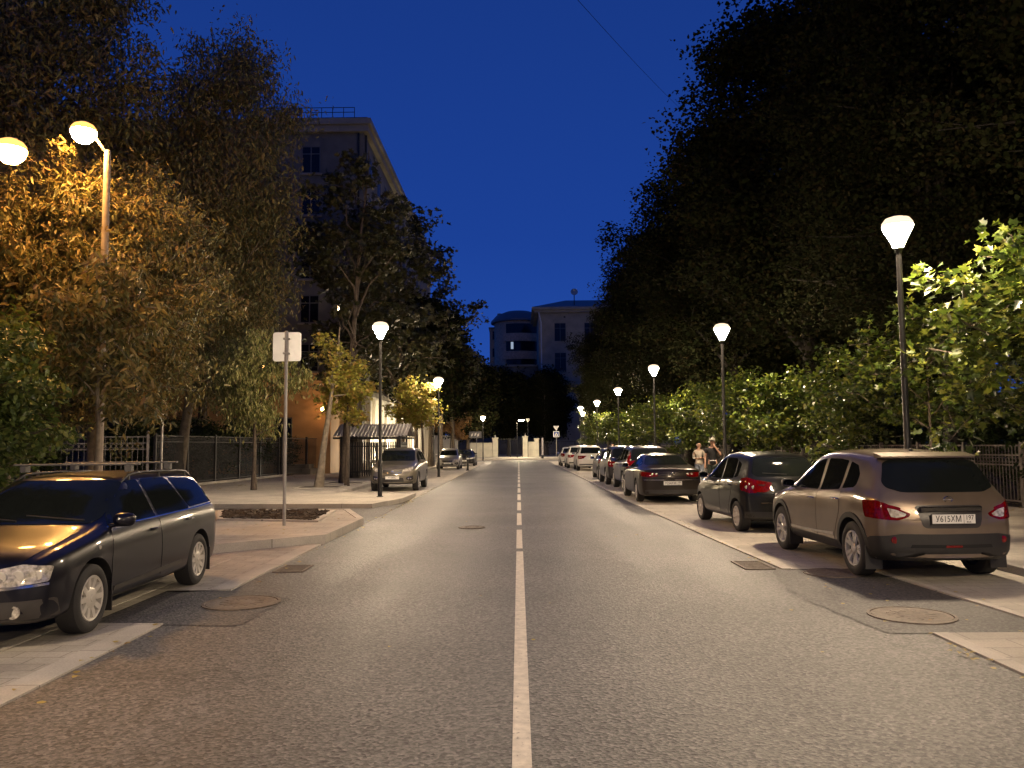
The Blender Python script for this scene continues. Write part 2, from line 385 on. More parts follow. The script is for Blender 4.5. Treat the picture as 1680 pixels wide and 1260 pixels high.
# scattered leaves and soil clods on the ground
random.seed(5)
LEAFY = leafmat("fallen_leaf", [(.30, .22, .05), (.42, .33, .08), (.20, .11, .03)], .1, .6)
b = MB()
def flat_leaf(x, y, z, s):
    a = random.uniform(0, 6.28); t = random.uniform(-.5, .5); pts = []
    for k in range(6):
        r = s * (1 if k % 2 == 0 else .62) * (1.25 if k == 0 else 1); an = a + k * math.pi / 3
        pts.append((x + r * math.cos(an), y + r * math.sin(an), z + .004 + s * .35 * abs(math.sin(k + t))))
    b.add(pts, [tuple(range(6))])
for _ in range(26): flat_leaf(random.uniform(3.35, 5.0), random.uniform(6.5, 11), .02, random.uniform(.015, .03))
for _ in range(22): k = random.uniform(5.2, 7.4); flat_leaf(3.62 + random.uniform(-.12, .04), k, .015, random.uniform(.02, .035))
for _ in range(60): flat_leaf(random.uniform(-3.4, 6), random.uniform(5, 45), .02, random.uniform(.015, .03))
for _ in range(170): flat_leaf(3.55 + random.uniform(-.16, .05), random.uniform(11.5, 60), .022, random.uniform(.02, .04))
for _ in range(150): flat_leaf(-3.42 + random.uniform(-.05, .16), random.uniform(10, 60), .012, random.uniform(.02, .045))
for _ in range(60): flat_leaf(random.uniform(-9, -3.9), random.uniform(14, 20), .155, random.uniform(.02, .04))
for _ in range(10): flat_leaf(random.uniform(-3.7, -3.2), random.uniform(5.4, 8), .02, random.uniform(.02, .04))
for _ in range(300): flat_leaf(random.uniform(11.0, 12.6), random.uniform(12, 40), .125, random.uniform(.03, .07))
for _ in range(250): flat_leaf(random.uniform(-14.5, -11.2), random.uniform(30, 50), .15, random.uniform(.03, .07))
tag(b.build("fallen_leaves", LEAFY), "dry yellow leaves scattered over the road and pavements", "leaves", kind="stuff")
b = MB()
for _ in range(700):
    u_, v_ = random.random(), random.random()
    p0 = Vector(BED[0]).lerp(Vector(BED[3]), u_); p1 = Vector(BED[1]).lerp(Vector(BED[2]), u_); p = p0.lerp(p1, v_)
    s_ = random.uniform(.02, .07); M = Matrix.Translation((p.x, p.y, .175)) @ Matrix.Rotation(random.uniform(0, 6), 4, 'Z') @ Matrix.Rotation(random.uniform(0, 1), 4, 'X')
    b.box(-s_, s_, -s_ * .7, s_ * .7, -s_ * .5, s_ * .5, M)
tag(b.build("soil_clods", SOIL), "dark soil clods filling the kerbed planter on the island", "soil", kind="stuff")

# ================================================================= street lamps
def lamp_post(x, y, z0, H, light, label, group, strength=1.0):
    t = thing("street_lamp", (x, y, z0), 0, label, "street lamp", group)
    b = MB(); b.lathe([(.11, 0), (.11, .02), (.075, .03), (.07, 1.0), (.055, 1.04), (.045, H - .45), (.04, H - .30)], 16); b.build("pole", DARKMETAL, t, 35)
    b = MB(); b.lathe([(.05, H - .36), (.075, H - .30), (.085, H - .29)], 16); b.build("collar", DARKMETAL, t, 35)
    b = MB(); b.lathe([(.075, H - .289), (.11, H - .20), (.18, H - .06), (.235, H + .04), (.255, H + .10)], 12)
    b.build("lamp_glass", light, t)
    b = MB(); b.lathe([(.256, H + .101), (.252, H + .16), (.20, H + .23), (.10, H + .262)], 16); b.build("glare_dome", DOME, t, 40)
    b = MB(); b.lathe([(.102, H + .263), (.09, H + .285), (.001, H + .30)], 16); b.build("lamp_cap", DARKMETAL, t, 35)
    return t
DOME = emit("lamp_glare_dome", WHITE_LIGHT, 1.6)  # weak dome glow rounds the head out to the shape of its glare
SDOME = emit("sodium_glare_dome", SODIUM, 2.2)  # orange dome glow stands in for the halo round the sodium head
LW = emit("lamp_glow_white", WHITE_LIGHT, WL)
LW2 = emit("lamp_glow_leafy", WHITE_LIGHT, WL * .9)
GR = "street lamps along the right pavement"
names = ["tall black street lamp rising behind the brown crossover", "street lamp standing behind the small black hatchback",
         "street lamp behind the pavement beside the row of dark cars, third from the camera", "small street lamp beyond the third one on the right pavement",
         "small street lamp over the white cars on the right pavement", "distant street lamp tangled in the last young trees on the right", "farthest street lamp on the right before the junction"]
for i, (x, y) in enumerate([(6.62, 13.9), (6.66, 26.3), (6.68, 39.8), (6.85, 55.5), (6.9, 71.0), (6.3, 82), (7.3, 92)]):
    lamp_post(x, y, .11 if y < 86 else 0.0, 5.25, LW, names[i], GR)
lamp_post(6.62, 1.2, .11, 5.25, LW, "street lamp on the right pavement level with the camera", GR)
lamp_post(6.62, -10.0, .11, 5.25, LW, "street lamp on the right pavement behind the camera", GR)
GL = "street lamps along the left pavement"
lamp_post(-4.47, 26.2, .11, 5.4, LW, "dark street lamp standing in front of the beige compact crossover", GL)
lamp_post(-4.45, 45.2, .01, 5.3, LW2, "street lamp wrapped in bright green maple leaves on the left", GL)
lamp_post(-6.9, 66, .11, 4.9, LW2, "street lamp behind the silver hatchback on the left", GL)
lamp_post(-4.1, 93.5, 0.0, 4.9, emit("lamp_glow_far", WHITE_LIGHT, 700), "farthest left street lamp near the junction", GL)
lamp_post(-6.2, 0.8, .01, 5.4, LW, "street lamp on the left behind the camera", GL)
# old sodium lamps on tall poles
SOD = emit("lamp_glow_sodium", SODIUM, 680.0)
SOD2 = emit("lamp_glow_sodium_edge", SODIUM, 110.0)
def sodium(x, y, H, arm, label, glow):
    t = thing("sodium_street_lamp", (x, y, .1), 0, label, "street lamp", "orange sodium lamps on old concrete poles")
    b = MB(); b.lathe([(.11, 0), (.10, 1), (.075, H - .4), (.07, H)], 14); b.build("pole", mat("concrete_pole", (.30, .25, .2), .85, bump=.3), t, 40)
    b = MB(); b.tube([(0, 0, H - .1), (arm[0] * .5, arm[1] * .5, H + .22), (arm[0], arm[1], H + .28)], .035); b.build("arm", GALV, t, 40)
    b = MB(); M = Matrix.Translation((arm[0], arm[1], H + .25)); b.lathe([(.285, 0.06), (.28, .12), (.22, .20), (.12, .25)], 18, M); b.build("glare_dome", SDOME, t, 35)
    b = MB(); b.lathe([(.122, .251), (.1, .27), (.001, .28)], 14, M); b.build("lamp_hood", GALV, t, 35)
    b = MB(); b.lathe([(.001, -.24), (.14, -.21), (.24, -.11), (.285, .0), (.285, .059)], 12, M); b.build("lamp_glass", glow, t)
sodium(-9.85, 19.0, 8.8, (-.35, -.45), "tall concrete pole with glowing orange sodium lamp among the yellow leaves", SOD)
sodium(-10.6, 15.6, 7.2, (.68, -.15), "orange sodium lamp blazing at the left edge of the picture", SOD2)

# ================================================================= signs and posts
def sign_back(x, y):
    t = thing("sign_post", (x, y, .145), 0, "blank back of a square white sign on a thin pole on the island", "sign")
    b = MB(); b.lathe([(.035, 0), (.035, 3.95), (.03, 3.96)], 12); b.build("pole", GALV, t, 40)
    b = MB(); P = rounded([(-.29, 3.34), (.29, 3.34), (.29, 3.94), (-.29, 3.94)], .06)
    n = len(P); b.add([(px, .045, pz) for px, pz in P] + [(px, .06, pz) for px, pz in P], [tuple(range(n)), tuple(range(2 * n - 1, n - 1, -1))] + [(i, i + n, (i + 1) % n + n, (i + 1) % n) for i in range(n)])
    b.build("sign_plate", mat("sign_back", (.90, .89, .86), .38, metal=.65, var=.04), t)
    for zz in (3.48, 3.78):
        b = MB(); b.box(-.06, .06, -.042, .044, zz, zz + .035); b.build("bracket", GALV, t)
def rounded(poly, r, k=4):
    out = []; n = len(poly)
    for i in range(n):
        p0, p1, p2 = Vector(poly[i - 1]), Vector(poly[i]), Vector(poly[(i + 1) % n])
        a = (p0 - p1); c = (p2 - p1); rr = min(r, a.length * .45, c.length * .45)
        A = p1 + a.normalized() * rr; C = p1 + c.normalized() * rr
        for j in range(k + 1):
            t = j / k; out.append(tuple(A * (1 - t) ** 2 + p1 * 2 * t * (1 - t) + C * t * t))
    return out
sign_back(-4.75, 16.5)
t = thing("bare_pole", (-10.4, 23.6, .11), 0, "thin bare metal pole standing in front of the left fence gate", "pole")
b = MB(); b.lathe([(.035, 0), (.035, 2.75), (.02, 2.77)], 10); b.build("shaft", GALV, t, 40)
b = MB(); b.lathe([(.07, 0), (.07, .03), (.04, .06)], 10); b.build("foot", GALV, t, 40)
WPAINT = mat("white_sign_face", (.78, .76, .72), .4, var=.04)
BLUE = mat("blue_sign_face", (.02, .07, .32), .4)
RED = mat("red_sign_face", (.5, .02, .02), .4)
def flat(b, P, y0, y1):
    n = len(P); b.add([(px, y0, pz) for px, pz in P] + [(px, y1, pz) for px, pz in P], [tuple(range(n)), tuple(range(2 * n - 1, n - 1, -1))] + [(i, i + n, (i + 1) % n + n, (i + 1) % n) for i in range(n)])
t = thing("crossing_sign_post", (5.2, 112, .11), 0, "pole with white triangle above a blue square pedestrian crossing sign", "sign")
b = MB(); b.lathe([(.04, 0), (.04, 3.9)], 8); b.build("pole", GALV, t, 40)
b = MB(); flat(b, rounded([(-.42, 4.25), (.42, 4.25), (0, 3.55)], .06), -.06, -.045); b.build("triangle_plate", WPAINT, t)
b = MB(); flat(b, rounded([(-.42, 2.7), (.42, 2.7), (.42, 3.5), (-.42, 3.5)], .05), -.06, -.045); b.build("square_plate", WPAINT, t)
b = MB(); flat(b, [(-.34, 2.78), (.34, 2.78), (.34, 3.42), (-.34, 3.42)], -.066, -.061); b.build("blue_panel", BLUE, t)
b = MB(); flat(b, [(-.27, 2.86), (.27, 2.86), (0, 3.36)], -.072, -.067); b.build("white_triangle", WPAINT, t)
b = MB(); flat(b, [(-.09, 2.9), (-.03, 2.9), (0, 3.02), (.04, 2.9), (.1, 2.9), (.03, 3.1), (.05, 3.18), (-.04, 3.18)], -.078, -.073); b.build("walking_figure", INK, t)
t = thing("give_way_sign_post", (1.3, 113, .11), 0, "tall thin pole with small give way triangle beside the white gate pillar", "sign")
b = MB(); b.lathe([(.05, 0), (.05, 4.9)], 8); b.build("pole", DARKMETAL, t, 40)
b = MB(); flat(b, rounded([(-.27, 5.3), (.27, 5.3), (0, 4.78)], .04), -.07, -.055); b.build("triangle_plate", WPAINT, t)
b = MB(); flat(b, [(-.13, 5.2), (.13, 5.2), (0, 4.97)], -.076, -.071); b.build("dark_centre", INK, t)
t = thing("striped_bollard", (2.9, 99, .11), 0, "tall pale post with black foot beside the crossing sign", "post")
b = MB(); b.lathe([(.13, .4), (.13, 2.45), (.08, 2.5)], 12); b.build("pale_shaft", mat("pale_post", (.45, .42, .4), .5), t, 40)
b = MB(); b.lathe([(.15, 0), (.15, .4)], 12); b.build("black_foot", BLACK, t, 40)
t = thing("road_sign_post", (-4.55, 88, .0), 0, "post with a wide dark direction sign before the white wall", "sign")
b = MB(); b.lathe([(.04, 0), (.04, 3.2)], 8); b.build("pole", GALV, t, 40)
b = MB(); flat(b, rounded([(-.8, 2.55), (.55, 2.55), (.55, 3.25), (-.8, 3.25)], .04), -.06, -.045); b.build("sign_plate", mat("dull_sign", (.16, .16, .17), .5), t)
b = MB()
for k, (x0, z0) in enumerate([(-.6, 2.7), (-.25, 2.75), (.05, 2.68)]): flat(b, [(x0, z0), (x0 + .2, z0 + .1), (x0 + .25, z0 + .38), (x0 + .05, z0 + .3)], -.066, -.061)
b.build("sign_marks", WPAINT, t)
t = thing("bollard", (-3.55, 56.5, .0), 0, "dark bollard on the kerb in front of the silver hatchback", "bollard")
b = MB(); b.lathe([(.12, 0), (.11, .05), (.08, .08), (.075, .95), (.05, 1.05), (.001, 1.07)], 12); b.build("shaft", DARKMETAL, t, 40)
b = MB(); b.lathe([(.079, .78), (.079, .88)], 12); b.build("band", WPAINT, t)
# small yellowish lamp far off
t = thing("courtyard_lamp", (-.2, 108, .1), 0, "small yellowish lamp head glowing above the courtyard gate", "street lamp")
b = MB(); b.lathe([(.05, 0), (.04, 4.7)], 8); b.build("pole", DARKMETAL, t, 40)
b = MB(); b.tube([(0, 0, 4.7), (.1, -.1, 4.95), (.6, -.3, 5.0)], .03); b.build("arm", DARKMETAL, t, 40)
b = MB(); b.lathe([(.001, -.12), (.16, -.09), (.2, 0)], 10, Matrix.Translation((.6, -.3, 4.95)) @ Matrix.Scale(1.8, 4, (1, 0, 0))); b.build("lamp_glass", emit("glow_yellow", (1, .80, .50), 1700), t)
# ================================================================= cars
def ip(tab, x):
    xs = [t[0] for t in tab]; return [float(np.interp(x, xs, [t[k] for t in tab])) for k in range(1, len(tab[0]))]
def paint(name, col, metal=.45, rough=.32, dust=.12, coat=.8): return mat(name, col, rough, metal=metal, var=dust, scale=3, coat=coat, spec=.25)

TYPES = {
 'estate': dict(wb=2.65, r=.317, front=2.24, rear=-2.30,
   top=[(-2.30,.80),(-2.26,.88),(-2.18,1.0),(-2.08,1.13),(-1.93,1.30),(-1.80,1.385),(-1.5,1.415),(-.8,1.435),(-.2,1.435),(.22,1.405),(.55,1.27),(.9,1.07),(1.08,.975),(1.3,.93),(1.7,.865),(2.0,.79),(2.15,.72),(2.24,.60)],
   belt=[(-2.3,.96),(-1.2,.955),(0,.93),(1.1,.89),(2.24,.70)],
   W=[(-2.30,.72),(-2.2,.80),(-1.9,.865),(-1.3,.885),(1.3,.885),(1.8,.865),(2.05,.80),(2.24,.67)],
   wr=[(-2.3,.64),(-2.1,.64),(-1.8,.60),(0,.60),(.4,.61),(.95,.68),(1.2,.71),(1.9,.70),(2.24,.58)], zb=.20,
   side=[[(.90,.945),(.80,1.03),(.42,1.30),(.27,1.345),(.02,1.365),(-.10,1.365),(-.13,.95)],[(-.20,.95),(-.17,1.365),(-.85,1.36),(-1.10,.975),(-1.03,.965)],[(-1.12,.985),(-.93,1.355),(-1.50,1.335),(-1.72,1.29),(-2.02,1.02),(-1.99,1.0)]],
   fdoor=[(.98,.30),(1.0,.60),(.93,.92),(-.14,.925),(-.15,.30)], rdoor=[(-.17,.30),(-.16,.925),(-1.08,.95),(-.98,.62),(-.82,.42),(-.75,.30)],
   wind=[(-.66,.98),(.66,.98),(.69,1.03),(.585,1.35),(.5,1.37),(-.5,1.37),(-.585,1.35),(-.69,1.03)],
   rwin=[(-.60,1.03),(.60,1.03),(.53,1.34),(-.53,1.34)],
   hood=[(1.16,-.66),(1.16,.66),(1.7,.68),(2.0,.62),(2.12,.5),(2.15,0),(2.12,-.5),(2.0,-.62),(1.7,-.68)]),
 'crossover': dict(wb=2.63, r=.345, front=2.2, rear=-2.12,
   top=[(-2.12,.78),(-2.10,.84),(-2.05,.97),(-1.98,1.07),(-1.85,1.22),(-1.68,1.42),(-1.60,1.50),(-1.38,1.56),(-.7,1.605),(-.1,1.60),(.3,1.545),(.7,1.35),(1.0,1.17),(1.18,1.08),(1.45,1.03),(1.85,.94),(2.05,.86),(2.15,.76),(2.2,.62)],
   belt=[(-2.12,1.00),(-1.3,1.07),(0,1.01),(1.2,.96),(2.2,.74)],
   W=[(-2.12,.75),(-2.02,.82),(-1.75,.885),(-1.3,.90),(-.4,.88),(1.3,.89),(1.8,.86),(2.05,.78),(2.2,.62)],
   wr=[(-2.12,.68),(-2.0,.72),(-1.8,.66),(-1.55,.60),(0,.62),(.5,.63),(1.1,.72),(1.7,.70),(2.2,.52)], zb=.24,
   side=[[(.86,1.03),(.62,1.22),(.35,1.38),(.1,1.46),(-.06,1.475),(-.10,1.035)],[(-.19,1.035),(-.16,1.48),(-.55,1.48),(-.80,1.46),(-.84,1.075)],[(-.92,1.09),(-.89,1.45),(-1.12,1.405),(-1.27,1.29),(-1.30,1.16),(-1.26,1.12)]],
   fdoor=[(.92,.36),(.96,.7),(.90,1.0),(-.13,1.015),(-.14,.36)], rdoor=[(-.16,.36),(-.15,1.015),(-.95,1.06),(-.95,.78),(-.80,.52),(-.72,.36)],
   wind=[(-.68,1.13),(.68,1.13),(.60,1.48),(-.60,1.48)],
   rwin=[(-.66,1.14),(-.5,1.085),(.5,1.085),(.66,1.14),(.68,1.2),(.585,1.44),(.5,1.475),(-.5,1.475),(-.585,1.44),(-.68,1.2)],
   hood=[(1.28,-.66),(1.28,.66),(1.8,.64),(2.0,.5),(2.06,0),(2.0,-.5),(1.8,-.64)]),
 'hatch': dict(wb=2.46, r=.295, front=1.95, rear=-1.80,
   top=[(-1.80,.74),(-1.79,.84),(-1.76,.97),(-1.69,1.10),(-1.60,1.27),(-1.50,1.42),(-1.32,1.48),(-.7,1.525),(-.1,1.52),(.28,1.44),(.72,1.21),(1.0,1.04),(1.2,.97),(1.55,.88),(1.78,.78),(1.9,.66),(1.95,.54)],
   belt=[(-1.8,.99),(-1.2,1.0),(0,.95),(1.1,.90),(1.95,.66)],
   W=[(-1.80,.70),(-1.72,.77),(-1.5,.835),(-1.2,.85),(1.2,.845),(1.55,.82),(1.8,.73),(1.95,.58)],
   wr=[(-1.8,.62),(-1.7,.66),(-1.5,.58),(0,.59),(.4,.6),(1.0,.68),(1.5,.66),(1.95,.48)], zb=.20,
   side=[[(.80,.98),(.55,1.17),(.25,1.33),(.02,1.40),(-.12,1.41),(-.20,.985)],[(-.28,.99),(-.20,1.415),(-.75,1.41),(-.86,1.37),(-.95,1.02)],[(-1.02,1.03),(-.93,1.36),(-1.14,1.30),(-1.20,1.06)]],
   fdoor=[(.86,.30),(.9,.6),(.84,.94),(-.22,.955),(-.25,.30)], rdoor=[(-.27,.30),(-.24,.955),(-1.02,1.0),(-.98,.72),(-.82,.45),(-.74,.30)],
   wind=[(-.64,1.02),(.64,1.02),(.56,1.38),(-.56,1.38)],
   rwin=[(-.63,1.13),(-.55,1.07),(.55,1.07),(.63,1.13),(.53,1.40),(.45,1.425),(-.45,1.425),(-.53,1.40)],
   hood=[(1.08,-.62),(1.08,.62),(1.5,.6),(1.76,.45),(1.82,0),(1.76,-.45),(1.5,-.6)]),
 'coupe': dict(wb=2.71, r=.33, front=2.3, rear=-2.40,
   top=[(-2.40,.80),(-2.38,.90),(-2.32,.98),(-2.1,1.02),(-1.8,1.05),(-1.4,1.18),(-.95,1.33),(-.45,1.405),(0,1.415),(.35,1.36),(.75,1.17),(1.08,1.0),(1.25,.95),(1.8,.86),(2.1,.76),(2.25,.64),(2.3,.55)],
   belt=[(-2.4,.93),(-1.4,1.0),(0,.96),(1.1,.90),(2.3,.66)],
   W=[(-2.40,.76),(-2.28,.85),(-1.9,.91),(-1.3,.925),(1.3,.925),(1.9,.88),(2.15,.78),(2.3,.62)],
   wr=[(-2.4,.68),(-2.2,.72),(-1.8,.70),(-1.4,.62),(-.9,.58),(0,.57),(.4,.58),(1.05,.70),(2.3,.52)], zb=.19,
   side=[[(.85,.98),(.45,1.22),(.2,1.31),(-.05,1.335),(-.15,.99)],[(-.22,.99),(-.13,1.335),(-.6,1.31),(-1.1,1.18),(-1.4,1.06),(-1.3,1.02)]],
   fdoor=[(.95,.30),(.98,.6),(.9,.93),(-.17,.95),(-.2,.30)], rdoor=[(-.22,.30),(-.19,.95),(-1.1,.985),(-.98,.7),(-.8,.42),(-.75,.30)],
   wind=[(-.66,1.0),(.66,1.0),(.53,1.34),(-.53,1.34)],
   rwin=[(-.66,1.09),(.66,1.09),(.52,1.335),(.4,1.355),(-.4,1.355),(-.52,1.335)],
   hood=[(1.12,-.66),(1.12,.66),(1.8,.66),(2.08,.5),(2.14,0),(2.08,-.5),(1.8,-.66)]),
 'suv': dict(wb=2.64, r=.355, front=2.15, rear=-2.18,
   top=[(-2.18,.82),(-2.17,.92),(-2.13,1.06),(-2.05,1.22),(-1.94,1.44),(-1.84,1.56),(-1.6,1.615),(-.8,1.65),(0,1.645),(.3,1.59),(.7,1.38),(1.0,1.19),(1.15,1.10),(1.4,1.06),(1.8,.99),(2.0,.90),(2.1,.78),(2.15,.62)],
   belt=[(-2.18,1.06),(-1.2,1.09),(0,1.04),(1.15,1.0),(2.15,.78)],
   W=[(-2.18,.78),(-2.08,.86),(-1.8,.91),(-1.3,.925),(1.3,.92),(1.8,.89),(2.0,.82),(2.15,.68)],
   wr=[(-2.18,.70),(-2.0,.72),(-1.8,.64),(0,.64),(.5,.65),(1.1,.76),(1.8,.74),(2.15,.58)], zb=.26,
   side=[[(.82,1.07),(.6,1.23),(.32,1.40),(.08,1.50),(-.08,1.51),(-.12,1.075)],[(-.20,1.08),(-.16,1.515),(-.85,1.51),(-1.0,1.12)],[(-1.08,1.13),(-.93,1.505),(-1.55,1.47),(-1.72,1.2),(-1.66,1.15)]],
   fdoor=[(.90,.38),(.94,.7),(.88,1.03),(-.14,1.045),(-.16,.38)], rdoor=[(-.18,.38),(-.16,1.045),(-1.05,1.09),(-1.0,.8),(-.82,.55),(-.74,.38)],
   wind=[(-.72,1.14),(.72,1.14),(.62,1.54),(-.62,1.54)],
   rwin=[(-.70,1.13),(.70,1.13),(.60,1.52),(-.60,1.52)],
   hood=[(1.26,-.7),(1.26,.7),(1.8,.68),(1.98,.54),(2.04,0),(1.98,-.54),(1.8,-.68)]),
}
_BODY = {}
def body_meshes(kind):
    """closed smooth shell from cross sections, then wheel wells cut out"""
    if kind in _BODY: return _BODY[kind]
    T = TYPES[kind]; xs = sorted({t[0] for t in T['top']} | {t[0] for t in T['W']}); full = []
    for a, c in zip(xs, xs[1:]):
        full.append(a); k = int((c - a) // .23)
        full += [a + (c - a) * (j + 1) / (k + 1) for j in range(k)]
    full.append(xs[-1]); full = [x for i, x in enumerate(full) if i == 0 or x - full[i - 1] > .018]
    x0, x1 = full[0], full[-1]
    def half(x):
        zt, = ip(T['top'], x); zB, = ip(T['belt'], x); W, = ip(T['W'], x); wr, = ip(T['wr'], x); zb = T['zb']
        e_ = min(x - x0, x1 - x); zb = zb + .07 * max(0, 1 - e_ / .25)
        wr = min(wr, W * .93); zB = min(zB, zt - .055); h = zt - zB; rc = min(.085, h * .55)
        cr = .016
        P = [(0, zb), (.5 * W, zb), (.84 * W, zb + .005), (.955 * W, zb + .05), (.985 * W, zb + .16), (W, zb + (zB - zb) * .52),
             (.992 * W, zB - .12 * min(1, (zB - zb) / .6)), (.955 * W, zB - .01)]
        P += [(.955 * W + (wr - .955 * W) * .22, zB + h * .10), (.955 * W + (wr - .955 * W) * .62, zB + h * .52),
              (wr + .012, zt - rc), (wr - .045, zt - rc * .30), (wr * .72, zt - .002), (wr * .36, zt + cr * .7), (0, zt + cr)]
        return P
    N = 15; V = []; F = []; rows = []
    for x in full:
        H = half(x); e_ = min(x - x0, x1 - x); sg = 1 if x > 0 else -1; W = max(p[0] for p in H)
        k = max(0, 1 - e_ / .45) ; bow = .13 * k
        row = []
        for i, (y, z) in enumerate(H): row.append((x - sg * bow * (y / W) ** 2 , y, z))
        full_row = row + [(a, -b_, c) for a, b_, c in row[-2:0:-1]]
        rows.append(len(V)); V += full_row
    n = 2 * N - 2
    for i in range(len(full) - 1):
        for j in range(n):
            a, b_ = rows[i] + j, rows[i] + (j + 1) % n; F.append((a, b_, rows[i + 1] + (j + 1) % n, rows[i + 1] + j))
    for ri, sg in ((0, -1), (len(full) - 1, 1)):
        x = full[ri]; H = half(x); W = max(p[0] for p in H); cols = [.62, .2, -.2, -.62]; grid = []
        for i in range(1, N - 1):
            L_, R_ = rows[ri] + i, rows[ri] + n - i; g_ = [L_]
            y, z = H[i]
            for f in cols: g_.append(len(V)); V.append((x - sg * .13 * (y * f / W) ** 2 + sg * .012, y * f, z))
            g_.append(R_); grid.append(g_)
        for a_, b_ in zip(grid, grid[1:]):
            for c in range(5):
                q = (a_[c], b_[c], b_[c + 1], a_[c + 1]); F.append(q if sg > 0 else q[::-1])
        for g_, mid in ((grid[0], rows[ri]), (grid[-1], rows[ri] + N - 1)):
            fl = (g_ is grid[0])
            for c in range(5):
                q = (mid, g_[c], g_[c + 1]); F.append(q if (fl == (sg > 0)) else q[::-1])
    me = bpy.data.meshes.new("body"); me.from_pydata(V, [], F)
    bm = bmesh.new(); bm.from_mesh(me); bmesh.ops.recalc_face_normals(bm, faces=bm.faces); bm.to_mesh(me); bm.free()
    ob = bpy.data.objects.new("tmp", me); COL.objects.link(ob)
    md = ob.modifiers.new("s", 'SUBSURF'); md.levels = 2; md.render_levels = 2
    sm = baked(ob); kill(ob)
    bvh = BVHTree.FromPolygons([v.co.copy() for v in sm.vertices], [tuple(p.vertices) for p in sm.polygons])
    sm.materials.clear(); sm.materials.append(None)
    ob = bpy.data.objects.new("tmp", sm); COL.objects.link(ob); cuts = []
    for sx in (1, -1):
        for sy in (1, -1):
            b = MB(); M = Matrix.Translation((sx * T['wb'] / 2, sy * .62, T['r'])) @ Matrix.Rotation(R(90), 4, 'X')
            b.lathe([(T['r'] + .055, -.45), (T['r'] + .055, 0.0 + .38 * 0)], 40, M) if False else b.lathe([(T['r'] + .055, -.42), (T['r'] + .055, .42)], 44, M)
            M2 = Matrix.Translation((0, sy * (.58 + .42), 0))
            c = b.build("cut", WELL)
            me2 = c.data
            for v in me2.vertices: v.co.y = v.co.y + sy * (.60 + .42 - .62)
            bm = bmesh.new(); bm.from_mesh(me2); bmesh.ops.recalc_face_normals(bm, faces=bm.faces); bm.to_mesh(me2); bm.free()
            md = ob.modifiers.new("b", 'BOOLEAN'); md.object = c; md.operation = 'DIFFERENCE'; md.solver = 'EXACT'; md.material_mode = 'TRANSFER'
            cuts.append(c)
    cut = baked(ob); kill(ob)
    for c in cuts: kill(c)
    # which slot is the well
    wi = [i for i, m in enumerate(cut.materials) if m == WELL]
    idx = np.zeros(len(cut.polygons), int); cut.polygons.foreach_get("material_index", idx)
    isw = np.isin(idx, wi).astype(int); cut.materials.clear(); cut.materials.append(WELL); cut.materials.append(WELL)
    cut.polygons.foreach_set("material_index", isw.tolist())
    cut.polygons.foreach_set("use_smooth", [True] * len(cut.polygons)); cut.set_sharp_from_angle(angle=R(38))
    _BODY[kind] = (cut, bvh); return _BODY[kind]

def inpoly_tri(poly, step):
    """triangulated polygon with interior points"""
    P = [Vector((p[0], p[1])) for p in poly]; n = len(P); pts = []
    for i in range(n):
        a, c = P[i], P[(i + 1) % n]; k = max(1, int((c - a).length / step))
        pts += [a.lerp(c, j / k) for j in range(k)]
    m = len(pts); edges = [(i, (i + 1) % m) for i in range(m)]
    x0, x1 = min(p.x for p in pts), max(p.x for p in pts); y0, y1 = min(p.y for p in pts), max(p.y for p in pts)
    def inside(x, y):
        c = False
        for i in range(n):
            a, b_ = P[i], P[i - 1]
            if (a.y > y) != (b_.y > y) and x < (b_.x - a.x) * (y - a.y) / (b_.y - a.y) + a.x: c = not c
        return c
    def dist(x, y):
        q = Vector((x, y)); d = 9
        for i in range(n):
            a, b_ = P[i - 1], P[i]; ab = b_ - a; t = max(0, min(1, (q - a).dot(ab) / max(1e-9, ab.dot(ab)))); d = min(d, (a + ab * t - q).length)
        return d
    inner = []; x = x0 + step / 2
    while x < x1:
        y = y0 + step / 2
        while y < y1:
            if inside(x, y) and dist(x, y) > step * .35: inner.append(Vector((x, y)))
            y += step
        x += step
    r = delaunay_2d_cdt(pts + inner, edges, [tuple(range(m))], 1, 1e-5)
    return r[0], r[2], m

